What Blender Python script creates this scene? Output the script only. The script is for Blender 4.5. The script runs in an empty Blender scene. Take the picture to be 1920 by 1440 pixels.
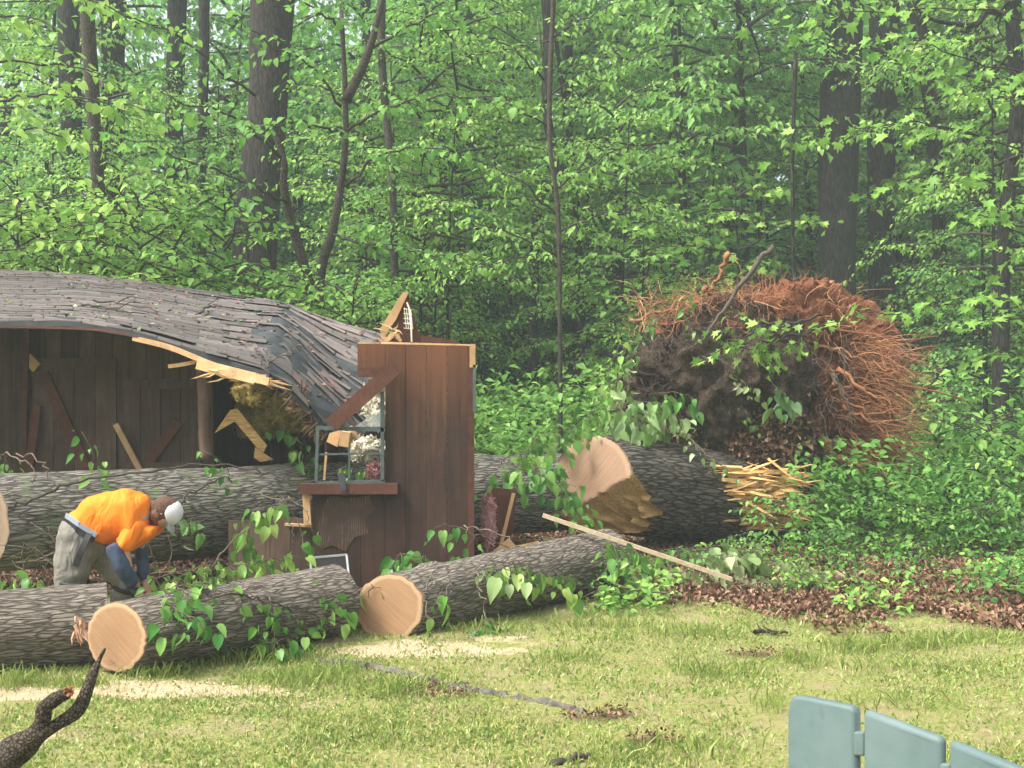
import bpy, math, random
import numpy as np
from mathutils import Vector, Matrix
R = math.radians
C = bpy.context.scene
# ---------------------------------------------------------------- camera, sky, sun, exposure
FPX, HZ, CAMZ = 2059.0, 750.0, 1.65
cam_d = bpy.data.cameras.new('camera'); cam = bpy.data.objects.new('camera', cam_d)
C.collection.objects.link(cam); C.camera = cam
cam.location = (0, 0, CAMZ); cam.rotation_euler = (R(90), 0, 0)
cam_d.sensor_width = 36; cam_d.lens = 36*FPX/1920; cam_d.shift_y = (HZ-720)/1920
cam_d.clip_end = 2000; cam_d.clip_start = 0.05
SUN_EL, SUN_AZ = 54.0, -112.0          # azimuth from +Y towards +X
sx, sy, sz = (math.cos(R(SUN_EL))*math.sin(R(SUN_AZ)), math.cos(R(SUN_EL))*math.cos(R(SUN_AZ)), math.sin(R(SUN_EL)))
w = bpy.data.worlds.new('World'); C.world = w; w.use_nodes = True
nt = w.node_tree; bg = nt.nodes['Background']
sky = nt.nodes.new('ShaderNodeTexSky'); sky.sky_type = 'NISHITA'; sky.sun_disc = False
sky.sun_elevation = R(SUN_EL); sky.sun_rotation = R(SUN_AZ); sky.air_density = 1.0; sky.dust_density = 6.0; sky.ozone_density = 0.6
hz0 = nt.nodes.new('ShaderNodeHueSaturation'); hz0.inputs['Saturation'].default_value = .35; nt.links.new(sky.outputs[0], hz0.inputs['Color']); nt.links.new(hz0.outputs[0], bg.inputs[0]); bg.inputs[1].default_value = 0.15
sl = bpy.data.lights.new('sun', 'SUN'); so = bpy.data.objects.new('sun', sl); C.collection.objects.link(so)
sl.energy = 2.2; sl.angle = R(16); sl.color = (1.0, 0.95, 0.86)
so.rotation_euler = Vector((sx, sy, sz)).to_track_quat('Z', 'Y').to_euler(); so.location = (-10, 0, 20)
C.view_settings.view_transform = 'Standard'; C.view_settings.look = 'None'
C.view_settings.exposure = 1.3; C.view_settings.gamma = 1
C.render.engine = 'CYCLES'
C.cycles.max_bounces = 6; C.cycles.diffuse_bounces = 4; C.cycles.glossy_bounces = 2
C.cycles.transmission_bounces = 4; C.cycles.volume_bounces = 0; C.cycles.transparent_max_bounces = 8
C.cycles.use_denoising = True

# ---------------------------------------------------------------- helpers
def at(px, py, Y): return Vector(((px-960)*Y/FPX, Y, CAMZ-(py-HZ)*Y/FPX))
def gnd(px, Y, z=0): return Vector(((px-960)*Y/FPX, Y, z))
rng = np.random.default_rng(7); random.seed(7)

def hash3(i, j, k, seed):
    h = (i.astype(np.int64)*374761393 + j.astype(np.int64)*668265263 + k.astype(np.int64)*2147483647 + seed*1274126177) & 0xffffffff
    h = ((h ^ (h >> 13))*1274126177) & 0xffffffff
    h = ((h ^ (h >> 16))*2246822519) & 0xffffffff
    return ((h ^ (h >> 15)) & 0xffffff)/float(0xffffff)
def vnoise(P, seed=0):
    P = np.asarray(P, float); f = np.floor(P); t = P-f; t = t*t*(3-2*t); f = f.astype(np.int64)
    r = 0
    for a in (0, 1):
        for b in (0, 1):
            for c in (0, 1):
                wgt = (t[:,0] if a else 1-t[:,0])*(t[:,1] if b else 1-t[:,1])*(t[:,2] if c else 1-t[:,2])
                r = r + wgt*hash3(f[:,0]+a, f[:,1]+b, f[:,2]+c, seed)
    return r*2-1
def fbm(P, seed=0, o=4):
    P = np.asarray(P, float); r = 0; a = 1; s = 0
    for q in range(o): r = r+a*vnoise(P*2**q, seed+q*17); s += a; a *= .5
    return r/s

def tag(o, label=None, cat=None, group=None, kind=None):
    if label: o['label'] = label
    if cat: o['category'] = cat
    if group: o['group'] = group
    if kind: o['kind'] = kind
    return o
def empty(name, loc, label=None, cat=None, group=None):
    o = bpy.data.objects.new(name, None); C.collection.objects.link(o); o.location = loc
    o.empty_display_size = .2
    return tag(o, label, cat, group)
def link(name, me, mat, parent=None):
    if mat is not None: me.materials.append(mat)
    o = bpy.data.objects.new(name, me); C.collection.objects.link(o)
    if parent is not None:
        o.parent = parent; o.matrix_parent_inverse = Matrix.Translation(-parent.location) if parent.parent is None else Matrix.Identity(4)
    return o
def mesh_np(name, V, F, mat, parent=None, smooth=False, attr=None, vattr=None):
    """V n*3 world coords, F m*k index array; attr = per-face float 'rnd'"""
    V = np.asarray(V, np.float32); F = np.asarray(F, np.int32)
    me = bpy.data.meshes.new(name); m, k = F.shape
    me.vertices.add(len(V)); me.vertices.foreach_set('co', V.ravel())
    me.loops.add(m*k); me.loops.foreach_set('vertex_index', F.ravel())
    me.polygons.add(m); me.polygons.foreach_set('loop_start', np.arange(0, m*k, k, dtype=np.int32))
    me.update(calc_edges=True)
    if smooth: me.polygons.foreach_set('use_smooth', np.ones(m, bool))
    if attr is not None:
        a = me.attributes.new('rnd', 'FLOAT', 'FACE'); a.data.foreach_set('value', np.asarray(attr, np.float32))
    if vattr is not None:
        for n_, d in vattr.items():
            a = me.attributes.new(n_, 'FLOAT', 'POINT'); a.data.foreach_set('value', np.asarray(d, np.float32))
    me.validate(clean_customdata=False)
    return link(name, me, mat, parent)
class MB:
    """collects shapes (quads and tris) with a random per shape, becomes ONE mesh"""
    def __init__(s): s.v = []; s.f = []; s.r = []
    def add(s, V, F, r=None):
        o = len(s.v); s.v += [tuple(p) for p in V]; r = random.random() if r is None else r
        for f in F: s.f.append(tuple(i+o for i in f)); s.r.append(r)
        return s
    def box(s, c, size, rot=None, r=None, jag=0):
        x, y, z = [d/2 for d in size]; M = rot if rot is not None else Matrix.Identity(3); c = Vector(c)
        V = [c+M@Vector((a*x+random.uniform(-jag, jag), b*y, d*z+random.uniform(-jag, jag))) for a in (-1, 1) for b in (-1, 1) for d in (-1, 1)]
        return s.add(V, [(0,1,3,2),(4,6,7,5),(0,4,5,1),(2,3,7,6),(0,2,6,4),(1,5,7,3)], r)
    def bar(s, a, b, w_, t_, up=(0,0,1), r=None, jag=0):
        a = Vector(a); b = Vector(b); d = b-a; L = d.length; d.normalize(); u = Vector(up)
        n = d.cross(u); n = n.normalized() if n.length > 1e-4 else Vector((1,0,0)); u = n.cross(d)
        M = Matrix((d, n, u)).transposed()
        return s.box((a+b)/2, (L, t_, w_), M, r, jag)
    def poly(s, pts, th, nrm=(0,1,0), r=None):
        """extruded polygon; pts 3D outline, thickness th along nrm"""
        n = len(pts); nv = Vector(nrm)*th; V = [Vector(p) for p in pts]+[Vector(p)+nv for p in pts]
        F = [tuple(range(n)), tuple(range(2*n-1, n-1, -1))]+[(i, i+n, (i+1) % n+n, (i+1) % n) for i in range(n)]
        return s.add(V, F, r)
    def tube(s, pts, rad, k=6, r=None, rough=0):
        V, F = tube_np(pts, rad, k, rough); return s.add(V.tolist(), [tuple(f) for f in F.tolist()], r)
    def build(s, name, mat, parent=None, smooth=False):
        me = bpy.data.meshes.new(name); me.from_pydata([tuple(v) for v in s.v], [], s.f); me.update()
        a = me.attributes.new('rnd', 'FLOAT', 'FACE'); a.data.foreach_set('value', np.array(s.r, np.float32))
        if smooth: me.polygons.foreach_set('use_smooth', np.ones(len(s.f), bool))
        return link(name, me, mat, parent)
def curve(pts, n=6):
    """Catmull-Rom through 3D points"""
    P = [np.array(p, float) for p in pts]
    if len(P) < 3: return np.array([P[0]+(P[-1]-P[0])*t for t in np.linspace(0, 1, n+1)])
    Q = [2*P[0]-P[1]]+P+[2*P[-1]-P[-2]]; out = []
    for i in range(1, len(Q)-2):
        a, b, c, d = Q[i-1:i+3]
        for t in np.arange(n)/n: out.append(.5*((2*b)+(c-a)*t+(2*a-5*b+4*c-d)*t*t+(3*b-a-3*c+d)*t**3))
    out.append(P[-1]); return np.array(out)
def tube_np(pts, rad, k=6, rough=0, cap=True):
    P = np.array([tuple(p) for p in pts], float); n = len(P)
    rad = np.interp(np.linspace(0, 1, n), np.linspace(0, 1, len(np.atleast_1d(rad))), np.atleast_1d(rad)) if np.ndim(rad) else np.full(n, rad)
    T = np.gradient(P, axis=0); T /= np.linalg.norm(T, axis=1)[:, None]+1e-9
    ref = np.array((0., 0., 1.)) if abs(T[:,2].mean()) < .8 else np.array((1., 0., 0.))
    A = np.cross(T, ref); A /= np.linalg.norm(A, axis=1)[:, None]+1e-9; B = np.cross(T, A)
    th = np.linspace(0, 2*np.pi, k, endpoint=False)
    V = P[:,None]+rad[:,None,None]*(A[:,None]*np.cos(th)[None,:,None]+B[:,None]*np.sin(th)[None,:,None])
    V = V.reshape(-1, 3)
    if rough:
        V = V+(V-np.repeat(P, k, 0))*(fbm(V*(1.2/max(rad.max(), .01)), 5, 3)*rough)[:, None]
    i = np.arange(n-1)[:,None]*k; j = np.arange(k)[None]; j2 = (j+1) % k
    F = np.stack([i+j, i+j2, i+k+j2, i+k+j], -1).reshape(-1, 4)
    if cap:
        # close both ends with degenerate-free fans drawn as quads around an added centre
        c0 = len(V); V = np.vstack([V, P[0], P[-1]])
        jj = np.arange(0, k-1, 2); e = [(a, c0, (a+2) % k, a+1) for a in jj]; e += [((n-1)*k+a+1, (n-1)*k+(a+2) % k, c0+1, (n-1)*k+a) for a in jj]
        if k % 2 == 0: F = np.vstack([F, np.array(e)])
    return V, F

# ---------------------------------------------------------------- leaves
def outline(kind):
    if kind == 'oval': o = [(0,0),(.24,.22),(.30,.5),(.17,.8),(0,1),(-.17,.8),(-.30,.5),(-.24,.22)]
    elif kind == 'wide': o = [(0,0),(.22,.02),(.38,.22),(.40,.48),(.22,.80),(0,1),(-.22,.80),(-.40,.48),(-.38,.22),(-.22,.02)]
    elif kind == 'heart': o = [(0,.03),(.2,-.02),(.37,.16),(.38,.42),(.26,.68),(.1,.88),(0,1.02),(-.1,.88),(-.26,.68),(-.38,.42),(-.37,.16),(-.2,-.02)]
    elif kind == 'maple': o = [(0,0),(.28,-.05),(.22,.12),(.56,.28),(.30,.42),(.36,.78),(.13,.62),(0,1.0),(-.13,.62),(-.36,.78),(-.30,.42),(-.56,.28),(-.22,.12),(-.28,-.05)]
    elif kind == 'kite': o = [(0,0),(.30,.42),(0,1),(-.30,.42)]
    elif kind == 'blade': o = [(-.5,0),(.5,0),(.28,.55),(0,1),(-.28,.55)]
    return np.array(o)
def leaf_mesh(P, A, N, S, kind='oval', fold=.25, droop=.25, width=1.0):
    """P positions, A axis dirs, N normals, S sizes -> V, F(tris), rnd per face"""
    O = outline(kind); n = len(P); k = len(O)
    A = A/(np.linalg.norm(A, axis=1)[:,None]+1e-9)
    B = np.cross(A, N); B /= np.linalg.norm(B, axis=1)[:,None]+1e-9; N = np.cross(B, A)
    if kind == 'kite':
        z = np.array([0, fold*.3, -droop, fold*.3])
        L = O
        F0 = np.array([(0,1,2),(0,2,3)])
    else:
        c = np.array([[0, .45]]); L = np.vstack([O, c])
        z = None
        F0 = np.array([(i, (i+1) % k, k) for i in range(k)])
    S = np.asarray(S)[:,None,None]
    if z is None:
        fo = fold*rng.uniform(.2, 1.9, n)[:,None]; dr_ = droop*rng.uniform(-.4, 2.2, n)[:,None]; tw = rng.normal(0, .25, n)[:,None]
        z = fo*np.abs(L[None,:,0])-dr_*L[None,:,1]**2+tw*L[None,:,0]*L[None,:,1]
    else: z = np.broadcast_to(z, (n, len(z)))
    V = P[:,None]+S*(B[:,None]*(L[None,:,0,None]*width)+A[:,None]*L[None,:,1,None]+N[:,None]*z[:,:,None])
    m = len(L); F = (np.arange(n)[:,None,None]*m+F0[None]).reshape(-1, 3)
    rnd = np.repeat(rng.random(n), len(F0))
    return V.reshape(-1, 3), F, rnd
def rand_dirs(n, zmin=-1, zmax=1):
    z = rng.uniform(zmin, zmax, n); a = rng.uniform(0, 2*np.pi, n); r = np.sqrt(1-z*z)
    return np.stack([r*np.cos(a), r*np.sin(a), z], 1)
def limb_leaves(path, twig=.6, step=.12, lstep=.08, start=.25, up=.0, droop=.45, density=1.0, flat=.25):
    """twigs on both sides of a limb, leaves along each twig. Returns P,A,N and twig line list"""
    path = np.array(path); seg = np.linalg.norm(np.diff(path, axis=0), axis=1); L = seg.sum()
    cum = np.concatenate([[0], np.cumsum(seg)]); n = max(2, int(L*(1-start)/step))
    s = np.linspace(start*L, L, n)
    p = np.stack([np.interp(s, cum, path[:,i]) for i in range(3)], 1)
    T = np.stack([np.interp(np.minimum(s+.05, L), cum, path[:,i]) for i in range(3)], 1)-np.stack([np.interp(s-.05, cum, path[:,i]) for i in range(3)], 1)
    T /= np.linalg.norm(T, axis=1)[:,None]+1e-9
    side = np.cross(T, (0,0,1.)); side /= np.linalg.norm(side, axis=1)[:,None]+1e-9
    sg = np.where(np.arange(n) % 2, 1., -1.)[:,None]
    ang = rng.uniform(.5, 1.25, n)[:,None]
    D = T*np.cos(ang)+side*sg*np.sin(ang); D[:,2] = D[:,2]*.4+up+rng.normal(0, flat, n); D /= np.linalg.norm(D, axis=1)[:,None]
    tl = twig*rng.uniform(.45, 1.15, n)*(1-.55*(s/L-start)/(1-start+1e-6))
    tl[-1] = twig*.5; D[-1] = T[-1]
    Ps = []; As = []; lines = []
    for i in range(n):
        m = max(2, int(tl[i]/lstep*density)); u = np.linspace(.15, 1, m)
        sag = np.zeros((m, 3)); sag[:,2] = -.25*u*u*tl[i]*droop
        q = p[i]+D[i]*tl[i]*u[:,None]+sag; lines.append(np.vstack([p[i], q[m//2], q[-1]]))
        sd = np.cross(D[i], (0,0,1.)); sd /= np.linalg.norm(sd)+1e-9
        a = D[i]*.6+sd*np.where(np.arange(m) % 2, 1, -1)[:,None]*rng.uniform(.4, 1.2, m)[:,None]
        a[:,2] -= droop*rng.uniform(.3, 1.6, m)
        Ps.append(q+a*.02+rng.normal(0, .025, (m, 3))); As.append(a)
    P = np.vstack(Ps); A = np.vstack(As); N = np.zeros_like(A); N[:,2] = 1; N += rng.normal(0, .38, N.shape)
    return P, A, N, lines
def lines_mesh(lines, r=.004, k=3):
    Vs = []; Fs = []; o = 0
    for l in lines:
        V, F = tube_np(l, [r, r*.5], k, cap=False); Vs.append(V); Fs.append(F+o); o += len(V)
    return np.vstack(Vs), np.vstack(Fs)

# ---------------------------------------------------------------- materials
def newmat(name):
    m = bpy.data.materials.new(name); m.use_nodes = True; n = m.node_tree
    b = n.nodes['Principled BSDF']; b.inputs['Roughness'].default_value = .85
    if 'Specular IOR Level' in b.inputs: b.inputs['Specular IOR Level'].default_value = .3
    return m, n, b
def nd(n, t, **kw):
    x = n.nodes.new(t)
    for k_, v in kw.items():
        if k_ in x.inputs: x.inputs[k_].default_value = v
        else: setattr(x, k_, v)
    return x
def ramp(n, fac, stops):
    r = n.nodes.new('ShaderNodeValToRGB'); e = r.color_ramp.elements
    while len(e) < len(stops): e.new(.5)
    for i, (p, c) in enumerate(stops): e[i].position = p; e[i].color = (*c, 1)
    n.links.new(fac, r.inputs[0]); return r.outputs[0]
def mixc(n, f, a, b, mode='MIX'):
    m = n.nodes.new('ShaderNodeMix'); m.data_type = 'RGBA'; m.blend_type = mode
    for s, v in ((m.inputs[0], f), (m.inputs[6], a), (m.inputs[7], b)):
        if isinstance(v, bpy.types.NodeSocket): n.links.new(v, s)
        elif isinstance(v, tuple): s.default_value = (*v, 1)
        else: s.default_value = v
    return m.outputs[2]
def coords(n, scale=(1,1,1), which='Object'):
    tc = n.nodes.new('ShaderNodeTexCoord'); mp = n.nodes.new('ShaderNodeMapping'); mp.inputs['Scale'].default_value = scale
    n.links.new(tc.outputs[which], mp.inputs[0]); return mp.outputs[0]
def noise(n, vec, scale, detail=5, rough=.6, dist=0):
    x = nd(n, 'ShaderNodeTexNoise', Scale=scale, Detail=detail, Roughness=rough, Distortion=dist); n.links.new(vec, x.inputs[0]); return x.outputs[0]
def bump(n, b, h, strength=.5, dist=.02):
    x = nd(n, 'ShaderNodeBump', Strength=strength, Distance=dist); n.links.new(h, x.inputs['Height']); n.links.new(x.outputs[0], b.inputs['Normal']); return x
def math_(n, op, a, b=None):
    x = n.nodes.new('ShaderNodeMath'); x.operation = op
    for i, v in enumerate((a, b)):
        if v is None: continue
        if isinstance(v, bpy.types.NodeSocket): n.links.new(v, x.inputs[i])
        else: x.inputs[i].default_value = v
    return x.outputs[0]
def rndattr(n): a = n.nodes.new('ShaderNodeAttribute'); a.attribute_name = 'rnd'; return a.outputs['Fac']
def mat_leaf(name, cols, trans=.35, rough=.5, objvar=.25):
    m, n, b = newmat(name)
    c = ramp(n, rndattr(n), [(i/(len(cols)-1), q) for i, q in enumerate(cols)])
    oi = n.nodes.new('ShaderNodeObjectInfo')
    hs = n.nodes.new('ShaderNodeHueSaturation'); n.links.new(c, hs.inputs['Color'])
    hs.inputs['Hue'].default_value = .5
    n.links.new(math_(n, 'ADD', math_(n, 'MULTIPLY', oi.outputs['Random'], objvar*2), 1-objvar), hs.inputs['Value'])
    n.links.new(math_(n, 'ADD', math_(n, 'MULTIPLY', oi.outputs['Random'], -.045), .52), hs.inputs['Hue'])
    n.links.new(hs.outputs[0], b.inputs['Base Color']); b.inputs['Roughness'].default_value = rough
    tr = n.nodes.new('ShaderNodeBsdfTranslucent'); 
    tc = mixc(n, .5, hs.outputs[0], (.17, .36, .08)); n.links.new(tc, tr.inputs[0])
    mx = n.nodes.new('ShaderNodeMixShader'); mx.inputs[0].default_value = trans
    n.links.new(b.outputs[0], mx.inputs[1]); n.links.new(tr.outputs[0], mx.inputs[2])
    n.links.new(mx.outputs[0], n.nodes['Material Output'].inputs[0]); return m
def mat_bark(name, dark, mid, light, stretch=(1.6,9,9), scale=2.0, strength=1.0, dist=.05, moss=None):
    m, n, b = newmat(name); v = coords(n, stretch)
    vo = nd(n, 'ShaderNodeTexVoronoi', Scale=scale*1.5); vo.feature = 'DISTANCE_TO_EDGE'
    wv = n.nodes.new('ShaderNodeVectorMath'); wv.operation = 'ADD'; nz = nd(n, 'ShaderNodeTexNoise', Scale=scale*.8, Detail=4.)
    n.links.new(v, nz.inputs[0]); n.links.new(v, wv.inputs[0])
    ws = n.nodes.new('ShaderNodeVectorMath'); ws.operation = 'SCALE'; ws.inputs[3].default_value = .9/scale; n.links.new(nz.outputs[1], ws.inputs[0]); n.links.new(ws.outputs[0], wv.inputs[1])
    n.links.new(wv.outputs[0], vo.inputs[0])
    n1 = noise(n, v, scale*1.2, 8, .7, .4); n2 = noise(n, coords(n), 1.7, 4, .6)
    h = math_(n, 'ADD', math_(n, 'MULTIPLY', math_(n, 'MINIMUM', vo.outputs[0], .22), 2.0), math_(n, 'MULTIPLY', n1, 1.15))
    c = ramp(n, h, [(.50, dark), (.76, mid), (1.04, light)])
    c = mixc(n, math_(n, 'MULTIPLY', n2, .45), c, dark, 'MIX')
    if moss:
        f = ramp(n, noise(n, coords(n), 5, 6, .7), [(.52, (0,0,0)), (.62, (1,1,1))]); c = mixc(n, math_(n, 'MULTIPLY', f, .7), c, moss)
    n.links.new(c, b.inputs['Base Color']); b.inputs['Roughness'].default_value = .95
    bump(n, b, h, strength, dist); return m
def mat_plain(name, c1, c2, scale=6, stretch=(1,1,1), rough=.8, bs=.3, rv=.25, det=6):
    m, n, b = newmat(name); f = noise(n, coords(n, stretch), scale, det, .65, .2)
    c = mixc(n, ramp(n, f, [(.3, (0,0,0)), (.7, (1,1,1))]), c1, c2)
    hs = n.nodes.new('ShaderNodeHueSaturation'); n.links.new(c, hs.inputs['Color'])
    n.links.new(math_(n, 'ADD', math_(n, 'MULTIPLY', rndattr(n), rv*2), 1-rv), hs.inputs['Value'])
    n.links.new(hs.outputs[0], b.inputs['Base Color']); b.inputs['Roughness'].default_value = rough
    if bs: bump(n, b, f, bs, .01)
    return m
M = {}
M['fol_mid'] = mat_leaf('foliage_mid', [(.08,.24,.05),(.17,.40,.08),(.28,.53,.12)], .48)
M['fol_light'] = mat_leaf('foliage_light', [(.15,.35,.055),(.27,.51,.09),(.42,.66,.15)], .5)
M['fol_dark'] = mat_leaf('foliage_dark', [(.05,.17,.035),(.09,.26,.05),(.15,.35,.08)], .4)
M['fol_far'] = mat_leaf('foliage_far', [(.12,.33,.07),(.21,.48,.10),(.33,.60,.14)], .5)
M['fol_wilt'] = mat_leaf('foliage_wilted', [(.10,.24,.05),(.20,.36,.11),(.38,.52,.28)], .35, .45, .1)
M['fol_fresh'] = mat_leaf('foliage_fresh', [(.05,.18,.03),(.14,.32,.05),(.32,.50,.14)], .35, .4, .1)
M['fol_pale'] = mat_leaf('foliage_pale', [(.22,.33,.10),(.36,.44,.20),(.52,.54,.32)], .35, .5, .1)
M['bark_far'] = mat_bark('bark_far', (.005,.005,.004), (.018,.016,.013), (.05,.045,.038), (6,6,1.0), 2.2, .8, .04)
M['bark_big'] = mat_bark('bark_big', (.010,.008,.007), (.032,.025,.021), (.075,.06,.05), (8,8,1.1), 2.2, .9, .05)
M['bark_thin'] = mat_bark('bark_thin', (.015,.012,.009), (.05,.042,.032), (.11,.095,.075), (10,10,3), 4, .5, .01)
M['bark_log'] = mat_bark('bark_log', (.075,.062,.05), (.20,.17,.135), (.37,.325,.27), (1.5,8,8), 3.7, 1.0, .035)
M['bark_trunk'] = mat_bark('bark_trunk', (.045,.04,.034), (.18,.165,.14), (.41,.385,.335), (1.4,8,8), 3.1, 1.0, .05, (.20,.24,.13))
M['bark_stump'] = mat_bark('bark_stump', (.022,.019,.016), (.085,.074,.06), (.23,.20,.165), (1.3,8,8), 2.4, 1.0, .06)
M['bark_dead'] = mat_bark('bark_dead', (.012,.009,.006), (.05,.038,.025), (.14,.11,.08), (14,14,14), 3.5, 1.0, .01)
M['twig'] = mat_plain('twig_bark', (.07,.05,.035), (.16,.125,.09), 20, rv=.3)
M['twig_dark'] = mat_plain('twig_dark', (.025,.02,.016), (.07,.058,.045), 20, rv=.3)
# ---------------------------------------------------------------- ground
def saw_mask(X, Y):
    """sawdust patches (centre px, Y, half widths)"""
    P = np.stack([X*2.2, Y*5, X*0], 1); e = fbm(P, 3, 4)*.9+fbm(P*5, 8, 2)*.5; m = np.zeros(len(X))
    for px, py, hx, hy, k in ((330,1294,300,18,1.0),(770,1212,240,20,1.0),(60,1300,180,16,.9),(30,1395,60,22,.7),(560,1215,120,14,.6),(560,1330,200,16,.35),(1000,1210,60,10,.5),(1230,1232,70,8,.25),(150,1268,140,10,.4)):
        Yc = CAMZ*FPX/(py-HZ); xc = (px-960)*Yc/FPX; wx = hx*Yc/FPX; wy = Yc-CAMZ*FPX/(py+hy-HZ)
        d = np.sqrt(((X-xc)/wx)**2+((Y-Yc)/wy)**2); m = np.maximum(m, k*np.clip((1.05+e-d)*1.3, 0, 1))
    return m
def litter_mask(X, Y):
    """brown dead leaves right of the lawn and under the wood"""
    e = fbm(np.stack([X*1.3, Y*1.3, X*0], 1), 9, 4)
    edge = np.interp(X, [-12,-3,-.6,.6,2.2,4.2,6,12], [9.2,9.0,8.6,8.95,8.15,7.55,7.3,7.0])
    m = np.clip((Y-edge+e*.8)*2., 0, 1)*np.clip(.85+fbm(np.stack([X*3, Y*3, X*0], 1), 14, 3)*1.3, .1, 1)
    for px, py, hx, hy in ((840,1300,120,14),(1130,1345,90,12),(690,1280,50,8),(1420,1225,50,5),(1230,1395,50,8)):
        Yc = CAMZ*FPX/(py-HZ); xc = (px-960)*Yc/FPX; wx = hx*Yc/FPX; wy = Yc-CAMZ*FPX/(py+hy-HZ)
        d = np.sqrt(((X-xc)/wx)**2+((Y-Yc)/wy)**2); m = np.maximum(m, .7*np.clip((1.0+e*1.5-d)*1.6, 0, 1))
    return m
def gheight(X, Y):
    return fbm(np.stack([X*.7, Y*.7, X*0], 1), 21, 3)*.035*np.clip((Y-1)/3, 0, 1)
gx = np.concatenate([np.linspace(-300,-12,14)[:-1], np.arange(-12, 12, .055), np.linspace(12, 300, 14)])
gy = np.concatenate([np.linspace(-60,1,8)[:-1], np.arange(1, 15, .055), np.geomspace(15, 600, 24)])
X, Yg = np.meshgrid(gx, gy); X = X.ravel(); Yg = Yg.ravel()
Z = gheight(X, Yg)+fbm(np.stack([X*9, Yg*9, X*0], 1), 2, 3)*.008*(np.abs(X) < 12)*(Yg < 15)
i, j = np.meshgrid(np.arange(len(gx)-1), np.arange(len(gy)-1)); a = (j*len(gx)+i).ravel()
F = np.stack([a, a+1, a+len(gx)+1, a+len(gx)], 1)
m, n, b = newmat('lawn_soil')
def att(n, nm): x = n.nodes.new('ShaderNodeAttribute'); x.attribute_name = nm; return x.outputs['Fac']
v = coords(n); f1 = noise(n, v, 3.2, 6, .7); f2 = noise(n, v, 38, 5, .75); f3 = noise(n, v, 140, 3, .7); f4 = noise(n, v, .9, 4, .6)
g = ramp(n, f2, [(.3, (.10,.14,.035)), (.5, (.22,.25,.06)), (.68, (.42,.38,.14))])
g = mixc(n, ramp(n, f1, [(.42, (0,0,0)), (.66, (1,1,1))]), g, ramp(n, f3, [(.3, (.20,.15,.07)), (.7, (.42,.36,.2))]))
s = ramp(n, f3, [(.3, (.40,.31,.18)), (.7, (.60,.50,.33))])
l = ramp(n, f2, [(.3, (.03,.018,.012)), (.6, (.10,.05,.035)), (.75, (.20,.11,.08))])
c = mixc(n, math_(n, 'MULTIPLY', att(n, 'litter'), 1.0), g, l)
sm = math_(n, 'MULTIPLY', att(n, 'saw'), math_(n, 'ADD', f3, .55)); c = mixc(n, ramp(n, sm, [(.25, (0,0,0)), (.6, (1,1,1))]), c, s)
n.links.new(c, b.inputs['Base Color']); b.inputs['Roughness'].default_value = 1
bump(n, b, math_(n, 'ADD', f2, f3), .7, .02)
ground = mesh_np('ground', np.stack([X, Yg, Z], 1), F, m, smooth=True, vattr={'saw': saw_mask(X, Yg), 'litter': litter_mask(X, Yg)})
tag(ground, kind='structure')

# grass: many thin blades and small broad weeds, scattered in perspective-friendly density
def scatter(n, y0, y1, xpad=1.5, p=1.0):
    Y = y0+(y1-y0)*rng.random(n)**p; hw = Y*.47+xpad; return rng.uniform(-1, 1, n)*hw, Y
def blades(name, n, y0, y1, h, wd, kind, mat, lean, dens=None, pw=1.25, keep=None, droop=.35):
    X, Y = scatter(n, y0, y1, p=pw)
    cl = fbm(np.stack([X*2.2, Y*2.2, X*0], 1), 31, 3); cl2 = fbm(np.stack([X*.8, Y*.8, X*0], 1), 77, 2)
    pr = np.clip(.62+cl*.9+cl2*.5, 0.05, 1)*(1-.8*saw_mask(X, Y))*(1-.93*litter_mask(X, Y))
    k = rng.random(n) < pr; X = X[k]; Y = Y[k]; cl = cl[k]; n = len(X)
    P = np.stack([X, Y, gheight(X, Y)-.004], 1); A = rand_dirs(n, 0, 1)*lean; A[:,2] += 1
    N = rand_dirs(n); S = h*rng.uniform(.45, 1.2, n)*(1+.5*np.clip(cl, 0, 1))
    V, F, r = leaf_mesh(P, A, N, S, kind, 0.1, droop, wd/h)
    return mesh_np(name, V, F, mat, attr=r)
M['grass'] = mat_leaf('grass_blades', [(.11,.18,.035),(.30,.36,.08),(.52,.50,.20)], .3, .5, 0)
M['grassg'] = mat_leaf('grass_green', [(.13,.23,.04),(.27,.36,.08),(.42,.48,.17)], .3, .5, 0)
M['grassd'] = mat_leaf('grass_dry', [(.30,.25,.10),(.48,.42,.2),(.62,.55,.32)], .2, .6, 0)
tag(blades('grass', 150000, 3.8, 10, .038, .0062, 'blade', M['grass'], 1.3), kind='stuff')
tag(blades('clover', 90000, 3.8, 10, .024, .024, 'oval', M['grassg'], 1.9, droop=.1), kind='stuff')
tag(blades('dry_grass', 50000, 3.8, 9.5, .035, .005, 'blade', M['grassd'], 2.6), kind='stuff')
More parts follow.
